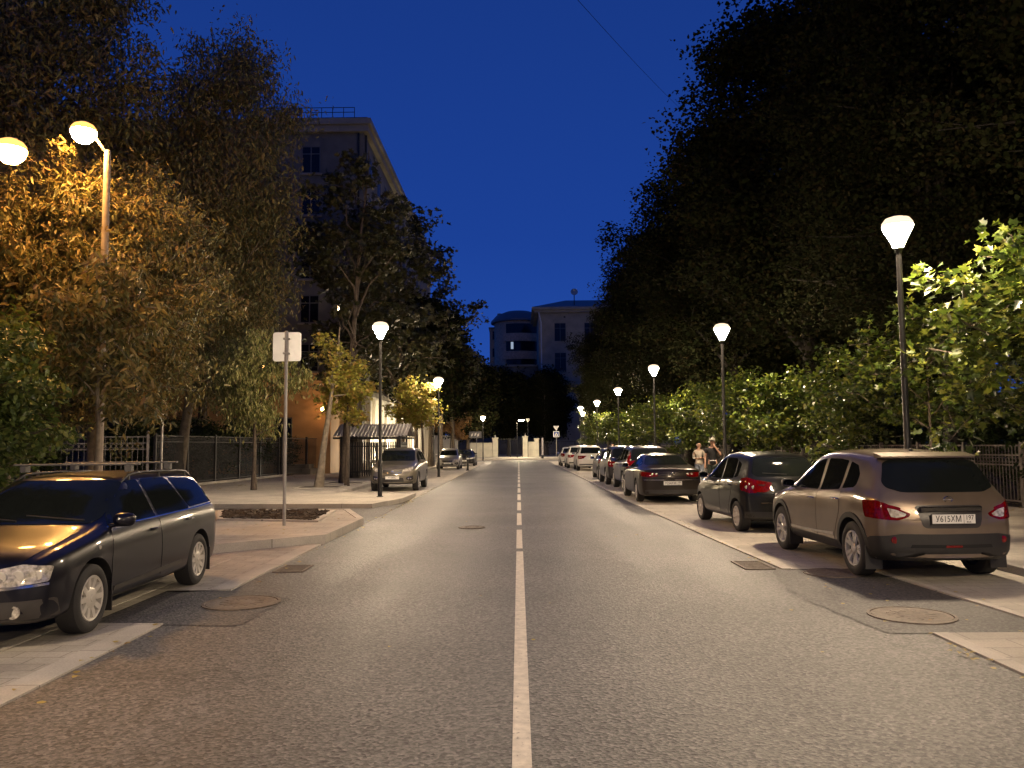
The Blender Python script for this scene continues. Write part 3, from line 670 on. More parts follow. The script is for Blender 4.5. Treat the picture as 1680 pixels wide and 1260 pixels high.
def patch(bvh, poly, axis, sign, name, m, parent, off=.004, step=.07, skirt=.012, round_=.0, loc=None, flatx=None):
    """a panel lying on the body: axis 'y' side (poly in x,z), 'x' front or rear (poly in y,z), 'z' from above (poly in x,y)"""
    if round_: poly = rounded(poly, round_, 3)
    vs, fs, _ = inpoly_tri(poly, step); out = []; nor = []
    for p in vs:
        if axis == 'y': o = Vector((p.x, sign * 3, p.y)); d = Vector((0, -sign, 0))
        elif axis == 'x': o = Vector((sign * 4, p.x, p.y)); d = Vector((-sign, 0, 0))
        else: o = Vector((p.x, p.y, 3)); d = Vector((0, 0, -1))
        h = bvh.ray_cast(o, d, 10)
        if h[0] is None:
            h = bvh.find_nearest(o + d * 2.2); 
        nn = h[1]; 
        if nn.dot(d) > 0: nn = -nn
        out.append(h[0] + nn * off); nor.append(nn)
    F = []
    for f in fs:
        a, b_, c = out[f[0]], out[f[1]], out[f[2]]
        nn = (b_ - a).cross(c - a); F.append(tuple(f) if nn.dot(nor[f[0]]) > 0 else tuple(f)[::-1])
    ec = {}
    for f in F:
        for i in range(len(f)): ec[(f[i], f[(i + 1) % len(f)])] = 1
    bound = [e_ for e_ in ec if (e_[1], e_[0]) not in ec]; k = len(out); mp = {}
    V = list(out)
    for a, b_ in bound:
        for q in (a, b_):
            if q not in mp: mp[q] = len(V); V.append(out[q] - nor[q] * skirt)
        F.append((b_, a, mp[a], mp[b_]))
    me = bpy.data.meshes.new(name); me.from_pydata([tuple(v) for v in V], [], F); me.materials.append(m)
    me.polygons.foreach_set("use_smooth", [True] * len(F)); me.set_sharp_from_angle(angle=R(40))
    o = bpy.data.objects.new(name, me); COL.objects.link(o)
    if parent is not None: o.parent = parent
    return o

_WH = {}
def wheel_meshes(r, style):
    key = (r, style)
    if key in _WH: return _WH[key]
    w_ = .108; ri = r * .66
    b = MB(); M = Matrix.Rotation(R(-90), 4, 'X')   # axis -> +y outward
    b.lathe([(ri, -w_), (r - .03, -w_), (r - .006, -w_ + .02), (r, -w_ * .5), (r, w_ * .5), (r - .006, w_ - .02), (r - .03, w_ - .002), (ri + .05, w_ + .004), (ri + .012, w_ - .002), (ri, w_ - .012)], 40, M, cap=False)
    for k in range(3):
        rr = r + .001
    ty = b.build("tyre", RUBBER, None, 40); tme = ty.data; bpy.data.objects.remove(ty)
    b = MB()
    b.lathe([(ri, -w_ * .8), (ri + .004, w_ - .012), (ri - .004, w_ - .004), (ri - .022, w_ - .010), (ri - .03, w_ - .05), (ri - .035, -w_ * .6)], 40, M, cap=False)
    if style == 'multi': ns, wi, wo_, dep = 10, .034, .029, .022
    elif style == 'five': ns, wi, wo_, dep = 5, .050, .030, .03
    elif style == 'cap': ns, wi, wo_, dep = 7, .050, .044, .012
    else: ns, wi, wo_, dep = 5, .062, .050, .02
    ro = ri - .010; rh = ri * .30 if style != 'multi' else ri * .46
    for k in range(ns):
        a = 2 * math.pi * k / ns
        def sp(ang, x, y, z): return Matrix.Rotation(ang, 4, 'Y') @ Vector((x, y, z))
        def spoke(a, wi, wo_, tw=0):
            y1 = w_ - .006; y0 = y1 - .03
            P = [sp(a, -wi, y0 - dep * .2, rh * .8), sp(a, wi, y0 - dep * .2, rh * .8), sp(a, wo_ + tw, y0, ro), sp(a, -wo_ + tw, y0, ro),
                 sp(a, -wi * .8, y1 - dep * .6, rh * .8), sp(a, wi * .8, y1 - dep * .6, rh * .8), sp(a, wo_ * .8 + tw, y1, ro), sp(a, -wo_ * .8 + tw, y1, ro)]
            b.add(P, [(0, 1, 2, 3), (7, 6, 5, 4), (0, 4, 5, 1), (1, 5, 6, 2), (2, 6, 7, 3), (3, 7, 4, 0)])
        if style == 'five':
            spoke(a, .034, .027, .050); spoke(a, .034, .027, -.050)
        else: spoke(a, wi, wo_)
    b.lathe([(rh, w_ - .06), (rh, w_ - .018), (rh * .8, w_ - .010), (.034, w_ - .008), (.03, w_ - .002), (.001, w_ - .001)], 24, M)
    ri_o = b.build("rim", ALLOY, None, 35); rme = ri_o.data; bpy.data.objects.remove(ri_o)
    b = MB(); b.lathe([(ri * .94, w_ - .055), (.001, w_ - .055)], 24, M)
    bo = b.build("brake", WELL, None); bme = bo.data; bpy.data.objects.remove(bo)
    _WH[key] = (tme, rme, bme); return _WH[key]

def linkme(name, me, parent, mats=None):
    o = bpy.data.objects.new(name, me); COL.objects.link(o); o.parent = parent; return o

def car(kind, name, loc, heading, label, cat, pm, rim='multi', rimmat=None, group=None, facing='rear', detail=1, plate=None, opts=()):
    T = TYPES[kind]; base, bvh = body_meshes(kind)
    t = thing(name, (loc[0], loc[1], loc[2] if len(loc) > 2 else .012), R(heading), label, cat, group)
    me = base.copy(); me.materials[0] = pm; me.materials[1] = WELL; linkme("body", me, t)
    st = .07 if detail else .14
    def P(poly, ax, sg, nm, m, par=t, **k):
        k.setdefault('step', st); return patch(bvh, poly, ax, sg, nm, m, par, **k)
    def mir(poly): return [(-a, b_) for a, b_ in poly]
    # glazing
    gname = ["side_window"] * 3
    for s in (1, -1):
        for q in T['side']: P(q, 'y', s, "side_window", GLASS, off=.003, round_=.03)
    P(T['wind'], 'x', 1, "windscreen", GLASS, off=.007, round_=.05, step=.05)
    P(T['rwin'], 'x', -1, "rear_window", GLASS, off=.008, round_=.06, step=.05)
    # doors with handles
    doors = []
    for s in (1, -1):
        for dn, q in (("door", T['fdoor']), ("door", T['rdoor'])):
            d = P(q, 'y', s, dn, pm, off=.005, round_=.04, skirt=.010); doors.append(d)
            if detail:
                xe = (q[-1][0] + .20) if dn == "door" and q is T['fdoor'] else (q[2][0] + .12)
                if q is T['fdoor']: xe = q[-2][0] + .17
                zb = ip(T['belt'], xe)[0] - .10
                h = bvh.ray_cast(Vector((xe, s * 3, zb)), Vector((0, -s, 0)), 5)[0]
                b = MB(); b.tube([(xe - .095, h.y + s * .004, zb), (xe - .075, h.y + s * .032, zb + .004), (xe + .075, h.y + s * .032, zb + .002), (xe + .095, h.y + s * .004, zb)], .0125, 8)
                b.build("door_handle", CHROME if 'chromehandle' in opts else pm, d, 50)
    # bonnet
    P([(a, b_) for a, b_ in T['hood']], 'z', 1, "bonnet", pm, off=.004, round_=.06, skirt=.009)
    # wheels
    tme, rme, bme = wheel_meshes(T['r'], rim)
    Wm = max(q[1] for q in T['W'])
    for sx in (1, -1):
        for s in (1, -1):
            wh = bpy.data.objects.new("wheel", None); COL.objects.link(wh); wh.parent = t
            wh.location = (sx * T['wb'] / 2, s * (Wm - .125), T['r'] - .004); wh.rotation_euler = (0, .3 * sx, 0 if s > 0 else math.pi)
            linkme("tyre", tme, wh); rr = linkme("rim", rme, wh); linkme("brake", bme, wh)
            if rimmat: rr.material_slots[0].link = 'OBJECT'; rr.material_slots[0].material = rimmat
            if detail and 'flaps' in opts:
                b = MB(); xx = sx * T['wb'] / 2 - T['r'] - .045; b.box(xx - .008, xx + .008, s * (Wm - .22), s * (Wm - .012), .13, .42) if s > 0 else b.box(xx - .008, xx + .008, -(Wm - .012), -(Wm - .22), .13, .42)
                b.build("mud_flap", BLACK, t)
    # mirrors
    xm = T['side'][0][0][0] - .07; zm = T['side'][0][0][1] + .055
    for s in (1, -1):
        h = bvh.ray_cast(Vector((xm, s * 3, zm - .05)), Vector((0, -s, 0)), 5)[0]; y0 = abs(h.y)
        b = MB(); prof = [(-.005, .35), (.01, .9), (.05, 1.0), (.085, .8), (.115, .35)]
        vs = []; fs = []; n = 14
        for dx, k in prof:
            for j in range(n):
                a = 2 * math.pi * j / n; cx, cz = math.cos(a), math.sin(a)
                cx = math.copysign(abs(cx) ** .7, cx); cz = math.copysign(abs(cz) ** .7, cz)
                vs.append((xm + dx - .02 * (cx * s + 1), s * (y0 + .14) + cx * .105 * k, zm + cz * .07 * k))
        for i in range(len(prof) - 1):
            for j in range(n): fs.append((i * n + j, i * n + (j + 1) % n, (i + 1) * n + (j + 1) % n, (i + 1) * n + j))
        fs.append(tuple(range(n))[::-1]); fs.append(tuple(range((len(prof) - 1) * n, len(prof) * n)))
        b.add(vs, fs); b.tube([(xm + .03, s * (y0 - .02), zm - .06), (xm + .035, s * (y0 + .09), zm - .045)], .022, 8)
        mo = b.build("side_mirror", pm if 'paintmirror' in opts else BLACK, t, 50)
        b = MB(); vs = [(xm - .026 - .02 * (cx + 1) * 0 - .012, s * (y0 + .14) + cx * .088, zm + cz * .055) for cx, cz in [(math.copysign(abs(math.cos(a)) ** .7, math.cos(a)), math.copysign(abs(math.sin(a)) ** .7, math.sin(a))) for a in [2 * math.pi * j / 14 for j in range(14)]]]
        vs = [(v[0] + .0 - .006, v[1], v[2]) for v in vs]; b.add(vs, [tuple(range(14))]); b.build("mirror_glass", mat("mirror_glass", (.35, .4, .55), .03, metal=1), mo)
    zb = T['zb']
    fr, re = T['front'], T['rear']
    hl = []
    # ---- front
    if kind == 'estate':
        for s in (1, -1):
            q = [(s * .42, .555), (s * .40, .685), (s * .62, .725), (s * .805, .70), (s * .80, .575), (s * .6, .555)]
            h = P(q, 'x', 1, "headlight", CLEARLENS, off=.006, step=.03, round_=.02)
            for yy, rr in ((.50, .048), (.62, .052), (.74, .040)):
                b = MB(); c = bvh.ray_cast(Vector((4, s * yy, .635)), Vector((-1, 0, 0)), 5)[0]
                M = Matrix.Translation(c + Vector((.006, 0, 0))) @ Matrix.Rotation(R(90), 4, 'Y'); b.lathe([(rr, -.004), (rr, .004), (rr * .8, .007), (rr * .72, .0035), (.001, .006)], 18, M)
                b.build("lamp_bowl", HUBCAP, h, 30)
            q2 = [(s * .40, .52), (s * .40, .545), (s * .80, .565), (s * .80, .545)]
            P(q2, 'x', 1, "chrome_strip", CHROME, off=.006, step=.05)
            c = bvh.ray_cast(Vector((4, s * .60, .34)), Vector((-1, 0, 0)), 5)[0]
            b = MB(); b.lathe([(.055, -.01), (.055, .006), (.04, .010), (.035, .004), (.001, .006)], 18, Matrix.Translation(c) @ Matrix.Rotation(R(90), 4, 'Y')); b.build("fog_light", CLEARLENS, t, 30)
        P([(-.34, .50), (-.38, .70), (.38, .70), (.34, .50)], 'x', 1, "grille", BLACK, off=.007, round_=.02)
        for k in range(4):
            zz = .53 + k * .04; P([(-.35, zz), (-.35, zz + .012), (.35, zz + .012), (.35, zz)], 'x', 1, "grille_bar", CHROME, off=.011, step=.2)
        lowtrim = mat("grey_bumper_plastic", (.045, .040, .036), .55, var=.2)
        P([(-.82, .27), (-.83, .43), (.83, .43), (.82, .27)], 'x', 1, "lower_bumper", lowtrim, off=.006, round_=.02)
        P([(-.5, .29), (-.47, .39), (.47, .39), (.5, .29)], 'x', 1, "air_intake", WELL, off=.010, round_=.02)
        for s in (1, -1):
            P([(.93, .315), (.93, .36), (-.74, .39), (-.74, .345)], 'y', s, "sill_trim", lowtrim, off=.011, step=.1)
            P([(.93, .925), (.93, .938), (-1.1, .966), (-2.0, .99), (-2.0, .977), (-1.1, .953)], 'y', s, "window_trim", CHROME, off=.006, step=.1)
            c = bvh.ray_cast(Vector((1.22, s * 3, .77)), Vector((0, -s, 0)), 5)[0]
            b = MB(); b.lathe([(.022, -.004), (.018, .008), (.001, .010)], 12, Matrix.Translation(c) @ Matrix.Rotation(R(-90 * s), 4, 'X')); b.build("side_repeater", CLEARLENS, t, 30)
        # wipers
        for y0, y1, z0, z1 in ((.60, .02, .985, 1.03), (-.02, -.60, .985, 1.03)):
            b = MB(); pts = []
            for k in range(9):
                f = k / 8; c = bvh.ray_cast(Vector((4, y0 + (y1 - y0) * f, z0 + (z1 - z0) * f + .015)), Vector((-1, 0, 0)), 5); pts.append(c[0] + c[1] * .014)
            b.tube(pts, .008, 6); b.build("wiper", BLACK, t)
        # roof rails, feet and two cross bars
        for s in (1, -1):
            b = MB(); pts = []
            for k in range(11):
                x = -1.72 + 1.95 * k / 10; yy = s * .575; c = bvh.ray_cast(Vector((x, yy, 3)), Vector((0, 0, -1)), 5)[0]
                pts.append((x, yy, c.z + (.0 if k in (0, 10) else .058)))
            b.tube(pts, .014, 8)
            for k in (1, 5, 9): b.tube([pts[k], (pts[k][0], pts[k][1], pts[k][2] - .06)], .013, 6)
            b.build("roof_rail", BLACK, t, 50)
        for x in (.02, -1.02):
            b = MB(); z = 1.435 + .092; b.box(x - .028, x + .028, -.69, .69, z, z + .022)
            o = b.build("roof_bar", mat("dark_bar", (.10, .095, .09), .45, metal=.4), t, bevel=.006)
            for s in (1, -1):
                f = MB(); f.prism([(x - .05, s * .545), (x + .05, s * .545), (x + .035, s * .61), (x - .035, s * .61)], z - .070, z - .001); f.build("bar_foot", mat("grey_plastic", (.07, .065, .06), .5), o)
    elif facing == 'front':
        for s in (1, -1):
            zh = {'suv': .80, 'hatch': .66, 'coupe': .62, 'crossover': .78}[kind]
            q = [(s * .38, zh - .04), (s * .40, zh + .025), (s * .60, zh + .085), (s * .74, zh + .13), (s * .76, zh + .04), (s * .66, zh - .05)]
            h = P(q, 'x', 1, "headlight", CLEARLENS, off=.006, step=.04, round_=.02)
            for yy in (.50, .64):
                b = MB(); c = bvh.ray_cast(Vector((4, s * yy, zh + .02)), Vector((-1, 0, 0)), 5)[0]
                b.lathe([(.045, -.004), (.045, .008), (.03, .004), (.001, .007)], 14, Matrix.Translation(c + Vector((.008, 0, 0))) @ Matrix.Rotation(R(90), 4, 'Y'))
                b.build("lamp_bowl", HUBCAP, h, 30)
            f = P([(s * .50, zb + .20), (s * .52, zb + .28), (s * .76, zb + .34), (s * .77, zb + .20), (s * .66, zb + .14)], 'x', 1, "fog_light_recess", BLACK, off=.006, step=.04, round_=.02)
            for yy in ((.60, .68) if kind == 'suv' else (.64,)):
                b = MB(); c = bvh.ray_cast(Vector((4, s * yy, zb + .235)), Vector((-1, 0, 0)), 5)[0]
                b.lathe([(.034, -.004), (.034, .008), (.001, .010)], 12, Matrix.Translation(c + Vector((.006, 0, 0))) @ Matrix.Rotation(R(90), 4, 'Y'))
                b.build("fog_light", CHROME, f, 30)
        g_ = P([(-.36, zh - .11), (-.38, zh + .02), (-.1, zh - .005), (.1, zh - .005), (.38, zh + .02), (.36, zh - .11), (.2, zh - .15), (-.2, zh - .15)], 'x', 1, "grille", BLACK, off=.007, step=.04, round_=.02)
        P([(-.34, zh - .105), (-.34, zh - .09), (.34, zh - .09), (.34, zh - .105)], 'x', 1, "grille_trim", CHROME, off=.012, step=.08)
        P([(-.05, zh - .055), (-.05, zh - .02), (.05, zh - .02), (.05, zh - .055)], 'x', 1, "emblem", CHROME, off=.014, step=.08, round_=.015)
        P([(-.44, zb + .10), (-.40, zb + .26), (.40, zb + .26), (.44, zb + .10)], 'x', 1, "air_intake", BLACK, off=.006, round_=.03)
        P([(-.74, zb - .01 + .04), (-.76, zb + .12), (.76, zb + .12), (.74, zb + .03)], 'x', 1, "lower_bumper", BLACK, off=.0055, round_=.02)
        c = bvh.ray_cast(Vector((4, 0, zb + .2)), Vector((-1, 0, 0)), 5)[0]
        b = MB(); b.box(c.x + .008, c.x + .018, -.26, .26, zb + .21, zb + .32); pl = b.build("licence_plate", PLATE, t)
        me = text_mesh("Н138ВС", .095); me.materials.append(INK)
        me.transform(Matrix(((0, 0, 1, c.x + .020), (1, 0, 0, 0), (0, 1, 0, zb + .265), (0, 0, 0, 1))) @ Matrix.Diagonal((.9, 1, 1, 1))); linkme("plate_lettering", me, pl)
    else:
        for s in (1, -1):
            zh = ip(T['top'], fr - .1)[0] - .08
            P([(s * .45, zh - .06), (s * .45, zh + .02), (s * .72, zh + .06), (s * .74, zh - .04)], 'x', 1, "headlight", CLEARLENS, off=.006, step=.06, round_=.02)
        P([(-.4, .45), (-.4, .6), (.4, .6), (.4, .45)], 'x', 1, "grille", BLACK, off=.006, step=.1)
    # ---- rear
    if kind == 'crossover':
        LX_ = mat("crossover_cladding", (.016, .015, .014), .55, var=.2)
        for s in (1, -1):
            # lights: red outer with clear inner field
            q = [(s * .835, .98), (s * .80, .765), (s * .62, .755), (s * .49, .80), (s * .47, .835), (s * .62, .90), (s * .74, .965)]
            h = P(q, 'x', -1, "tail_light", REDLENS, off=.008, step=.03, round_=.025)
            P([(s * .69, .795), (s * .72, .90), (s * .62, .878), (s * .52, .83), (s * .54, .805), (s * .63, .785)], 'x', -1, "clear_lens", CLEARLENS, h, off=.013, step=.03, round_=.012)
            # wrap onto the flank
            P([(-1.63, .985), (-1.72, .78), (-1.98, .765), (-2.02, .90), (-1.90, .99)], 'y', s, "tail_light_side", REDLENS, h, off=.009, step=.04, round_=.03)
            # arches and sills
            for cx in (T['wb'] / 2, -T['wb'] / 2):
                arc = []; r0, r1 = T['r'] + .052, T['r'] + .118
                for k in range(15): a = R(-8 + 196 * k / 14); arc.append((cx + r0 * math.cos(a), T['r'] + r0 * math.sin(a)))
                for k in range(14, -1, -1): a = R(-8 + 196 * k / 14); arc.append((cx + r1 * math.cos(a), T['r'] + r1 * math.sin(a)))
                P(arc, 'y', s, "wheel_arch_trim", LX_, off=.012, step=.05)
            P([(.92, .27), (.93, .395), (-.90, .395), (-.89, .27)], 'y', s, "sill_cladding", LX_, off=.009, step=.1)
            P([(.86, .412), (.86, .448), (-.16, .46), (-.74, .49), (-.74, .45)], 'y', s, "door_strip", mat("bright_strip", (.5, .48, .44), .3, metal=.6), off=.012, step=.1)
            P([(-1.72, .30), (-1.70, .50), (-1.80, .55), (-2.0, .57), (-2.09, .56), (-2.1, .30)], 'y', s, "bumper_corner", LX_, off=.009, step=.05)
            c = bvh.ray_cast(Vector((-4, s * .665, .52)), Vector((1, 0, 0)), 5)[0]
            b = MB(); b.lathe([(.042, -.01), (.042, .014), (.001, .018)], 20, Matrix.Translation(c) @ Matrix.Rotation(R(-90), 4, 'Y')); b.build("reflector", REDLENS, t, 30)
        P([(-.79, .27), (-.80, .56), (-.6, .595), (.6, .595), (.80, .56), (.79, .27)], 'x', -1, "rear_bumper", LX_, off=.009, round_=.03)
        P([(-.10, .435), (-.10, .462), (.10, .462), (.10, .435)], 'x', -1, "rear_fog_light", REDLENS, off=.014, step=.05, round_=.01)
        P([(-.5, .43), (-.48, .47), (.48, .47), (.5, .43)], 'x', -1, "bumper_slot", WELL, off=.011, step=.08)
        tg = P([(-.66, .63), (-.72, .76), (-.74, .98), (-.70, 1.09), (.70, 1.09), (.74, .98), (.72, .76), (.66, .63)], 'x', -1, "tailgate", pm, off=.004, round_=.05, skirt=.008)
        P([(-.40, .665), (-.37, .67), (-.33, .70), (-.41, .915), (-.38, .935), (.38, .935), (.41, .915), (.33, .70), (.37, .67), (.40, .665)][3:7] + [(.35, .69), (.31, .665), (-.31, .665), (-.35, .69)], 'x', -1, "plate_recess", mat("recess_dark", (.03, .027, .025), .4), tg, off=.007, step=.05, round_=.025)
        c = bvh.ray_cast(Vector((-4, 0, .90)), Vector((1, 0, 0)), 5)[0]
        b = MB(); b.box(c.x - .035, c.x + .01, -.375, .375, .862, .925); b.build("tailgate_strip", mat("gloss_black", (.01, .01, .01), .08, coat=1), tg, bevel=.012)
        c = bvh.ray_cast(Vector((-4, 0, 1.005)), Vector((1, 0, 0)), 5)[0]
        b = MB(); n_ = 20; rr = .045
        b.tube([(c.x - .012, .052 * math.cos(2 * math.pi * k / n_), 1.005 + .036 * math.sin(2 * math.pi * k / n_)) for k in range(n_ + 1)], .005, 6)
        b.box(c.x - .017, c.x - .007, -.066, .066, .998, 1.012); b.build("emblem", CHROME, tg, 50)
        sp_ = MB(); ys = [-.60, -.3, 0, .3, .60]; vs = []
        for yy in ys: xo = -1.655 + .05 * (yy / .6) ** 2; vs += [(xo + .20, yy, 1.575), (xo - .03, yy, 1.525), (xo - .03, yy, 1.505), (xo + .16, yy, 1.50)]
        fs = []
        for i in range(4):
            for j in range(4): fs.append((i * 4 + j, i * 4 + (j + 1) % 4, i * 4 + 4 + (j + 1) % 4, i * 4 + 4 + j))
        fs += [(3, 2, 1, 0), (16, 17, 18, 19)]; sp_.add(vs, fs); so = sp_.build("roof_spoiler", pm, t, 40)
        c = bvh.ray_cast(Vector((-1.2, 0, 3)), Vector((0, 0, -1)), 5)[0]
        b = MB(); b.lathe([(.03, 0), (.018, .03), (.001, .035)], 10, Matrix.Translation(c)); b.tube([c, c + Vector((-.06, 0, .16))], .004, 5); b.build("antenna", BLACK, t)
        # badge lettering left under the light
    elif facing == 'rear':
        Q = {'hatch': ([(.74, 1.02), (.80, .98), (.80, .80), (.70, .755), (.56, .76), (.60, .86), (.68, .95)], [(-1.42, 1.03), (-1.50, .80), (-1.76, .77), (-1.74, .96), (-1.60, 1.05)]),
             'coupe': ([(.80, .90), (.84, .78), (.62, .75), (.42, .78), (.40, .84), (.56, .885)], [(-2.0, .89), (-2.05, .79), (-2.32, .77), (-2.32, .87), (-2.18, .91)]),
             'suv': ([(.80, 1.0), (.84, .92), (.83, .78), (.66, .77), (.45, .82), (.46, .90), (.64, .97)], [(-1.90, 1.0), (-1.96, .82), (-2.13, .79), (-2.13, .99)])}[kind]
        if 'tall_lights' in opts: Q = ([(.74, 1.42), (.80, 1.10), (.86, .86), (.70, .86), (.70, 1.10), (.66, 1.40)], [(-1.98, 1.10), (-1.98, .88), (-2.13, .88), (-2.10, 1.12)])
        for s in (1, -1):
            h = P([(s * a, z) for a, z in Q[0]], 'x', -1, "tail_light", REDLENS, off=.008, step=.035, round_=.025)
            P(Q[1], 'y', s, "tail_light_side", REDLENS, h, off=.009, step=.05, round_=.03)
            a0 = Q[0][2]
            for dy in (.06, .17):
                b = MB(); c = bvh.ray_cast(Vector((-4, s * (a0[0] - dy), (Q[0][0][1] + Q[0][3][1]) / 2 - (.02 if kind == 'hatch' else 0))), Vector((1, 0, 0)), 5)[0]
                b.lathe([(.034, -.01), (.034, .010), (.001, .014)], 14, Matrix.Translation(c) @ Matrix.Rotation(R(-90), 4, 'Y'))
                b.build("lamp_lens", CLEARLENS, h, 30)
        zc = {'hatch': .60, 'coupe': .62, 'suv': .70}[kind]
        tg = P([(-.58, zc - .02), (-.60, zc + .12), (-.56, zc + .32), (.56, zc + .32), (.60, zc + .12), (.58, zc - .02)], 'x', -1, "boot_lid", pm, off=.004, round_=.05, skirt=.008)
        zp = {'hatch': .70, 'coupe': .60, 'suv': .80}[kind]
        zr = {'hatch': .56, 'coupe': .655, 'suv': .70}[kind]
        P([(-.76, zb + .06), (-.78, zb + .20), (.78, zb + .20), (.76, zb + .06)], 'x', -1, "bumper_lower", BLACK, off=.006, round_=.03)
        P([(-.5, zr), (-.5, zr + .018), (.5, zr + .018), (.5, zr)] if kind != 'coupe' else [(-.80, zr + .01), (-.80, zr + .028), (.80, zr + .028), (.80, zr + .01)], 'x', -1, "chrome_strip", CHROME, off=.011, step=.1)
        if kind == 'coupe':
            c = bvh.ray_cast(Vector((-4, 0, .84)), Vector((1, 0, 0)), 5)[0]
            b = MB(); M = Matrix.Translation(c) @ Matrix.Rotation(R(-90), 4, 'Y'); b.lathe([(.05, 0), (.05, .01), (.04, .012), (.036, .006), (.001, .006)], 20, M); b.build("emblem", CHROME, tg, 30)
        if kind == 'hatch':
            c = bvh.ray_cast(Vector((-4, 0, .93)), Vector((1, 0, 0)), 5)[0]
            b = MB(); b.tube([(c.x - .012, .05 * math.cos(2 * math.pi * k / 20), .93 + .034 * math.sin(2 * math.pi * k / 20)) for k in range(21)], .006, 6); b.build("emblem", CHROME, tg, 50)
        if kind == 'suv':
            c = bvh.ray_cast(Vector((-4, 0, .98)), Vector((1, 0, 0)), 5)[0]
            b = MB(); b.lathe([(.045, 0), (.045, .01), (.001, .014)], 20, Matrix.Translation(c) @ Matrix.Rotation(R(-90), 4, 'Y')); b.build("emblem", CHROME, tg, 30)
        if plate is None:
            c = bvh.ray_cast(Vector((-4, 0, zp)), Vector((1, 0, 0)), 5)[0]
            b = MB(); b.box(c.x - .022, c.x - .012, -.26, .26, zp - .056, zp + .056); b.build("licence_plate", PLATE, tg)
        c = bvh.ray_cast(Vector((-4, 0, T['rwin'][0][1] + .05)), Vector((1, 0, 0)), 5)[0]
        if kind != 'coupe':
            b = MB(); pts = []
            for k in range(7):
                yy = -.02 + .45 * k / 6; cc = bvh.ray_cast(Vector((-4, yy, T['rwin'][1][1] + .03 + .03 * k / 6)), Vector((1, 0, 0)), 5); pts.append(cc[0] + cc[1] * .015)
            b.tube(pts, .008, 6); b.build("rear_wiper", BLACK, t)
            c = bvh.ray_cast(Vector((re + .55, 0, 3)), Vector((0, 0, -1)), 5)[0]
            b = MB(); b.tube([c, c + Vector((-.05, 0, .12))], [.012, .003], 6); b.build("antenna", BLACK, t)
        if kind == 'suv' and 'rails' in opts:
            for s in (1, -1):
                b = MB(); pts = []
                for k in range(9):
                    x = -1.6 + 1.8 * k / 8; cc = bvh.ray_cast(Vector((x, s * .58, 3)), Vector((0, 0, -1)), 5)[0]; pts.append((x, s * .58, cc.z + (.0 if k in (0, 8) else .05)))
                b.tube(pts, .014, 8); b.build("roof_rail", BLACK, t, 50)
    if plate:
        zp = {'crossover': .775, 'coupe': .58, 'hatch': .70}[kind]
        c = bvh.ray_cast(Vector((-4, 0, zp)), Vector((1, 0, 0)), 5)[0]; X = c.x - .022
        b = MB(); b.box(X, X + .010, -.268, .268, zp - .064, zp + .064); fr_ = b.build("plate_frame", BLACK, t, bevel=.004)
        b = MB(); b.box(X - .004, X - .0005, -.26, .26, zp - .050, zp + .058); pl = b.build("licence_plate", PLATE, t)
        M = Matrix(((0, 0, -1, X - .006), (-1, 0, 0, 0), (0, 1, 0, 0), (0, 0, 0, 1)))
        def txt(s_, size, yy, zz, sx=1.0):
            me = text_mesh(s_, size); me.materials.append(INK)
            me.transform(Matrix.Translation((0, yy, zz)) @ M @ Matrix.Diagonal((sx, 1, 1, 1))); return linkme("plate_lettering", me, pl)
        main, reg = plate
        txt(main, .105, .065, zp + .002, .82); txt(reg, .082, -.19, zp + .018, .82); txt("RUS", .030, -.18, zp - .033, 1)
        b = MB(); b.box(X - .0062, X - .0042, -.122, -.119, zp - .050, zp + .058); b.build("plate_divider", INK, pl)
    return t

CG = "cars parked along the right side of the street"
CGL = "cars parked along the left side of the street"
navy = paint("navy_paint", (.0065, .0065, .012), .1, .30, coat=.5)
brown = paint("bronze_paint", (.175, .136, .100), .45, .30)
blackp = paint("black_paint", (.010, .010, .010), .1, .30, coat=.6)
darkp = paint("dark_brown_paint", (.024, .018, .014), .3, .30, coat=.5)
graphite = paint("graphite_paint", (.045, .044, .044), .5, .30)
whitep = paint("white_paint", (.62, .60, .56), .0, .35)
silver = paint("silver_paint", (.36, .34, .32), .6, .32)
beige = paint("beige_silver_paint", (.16, .145, .115), .45, .30)
car('estate', "estate_car", (-4.90, 9.02, .012), -89.0, "dark navy estate car with roof bars parked at the left edge", "car", navy, facing='front', rim='multi', rimmat=HUBCAP, group=CGL, opts=('paintmirror', 'flaps'))
car('crossover', "crossover_car", (5.16, 12.02, .014), 91.5, "bronze brown crossover parked nearest on the right with plate У615ХМ 197", "car", brown, rim='five', group=CG, plate=("У615ХМ", "197"), opts=('chromehandle', 'flaps'))
car('hatch', "small_hatchback", (5.0, 17.35, .014), 93.5, "small black hatchback between the brown crossover and the dark saloon", "car", blackp, rim='cap', rimmat=HUBCAP, group=CG)
car('coupe', "saloon_car", (4.42, 25.9, .014), 90.0, "low dark brown saloon with round red tail lights and arched roof", "car", darkp, rim='star', group=CG, plate=("Х254ХМ", "99"))
car('suv', "suv_car", (4.72, 31.5, .014), 90.5, "dark tall suv with pale roof just ahead of the low saloon", "car", graphite, rim='five', group=CG, opts=('tall_lights',))
car('suv', "people_carrier", (4.62, 36.3, .014), 90, "dark people carrier parked ahead of the suv with the pale roof", "car", graphite, rim='star', group=CG, detail=0, opts=('rails',))
car('hatch', "dark_hatchback", (4.72, 41.6, .014), 90, "farthest of the dark cars on the right, mostly hidden by the people carrier", "car", blackp, rim='cap', group=CG, detail=0)
car('suv', "white_suv", (4.75, 55.6, .014), 90, "white suv with dark rear window and red tail lights on the right", "car", whitep, rim='star', group=CG, detail=0)
car('suv', "pale_suv", (4.45, 61.6, .014), 90, "pale cream suv peeking out just ahead of the white suv", "car", whitep, rim='star', group=CG, detail=0)
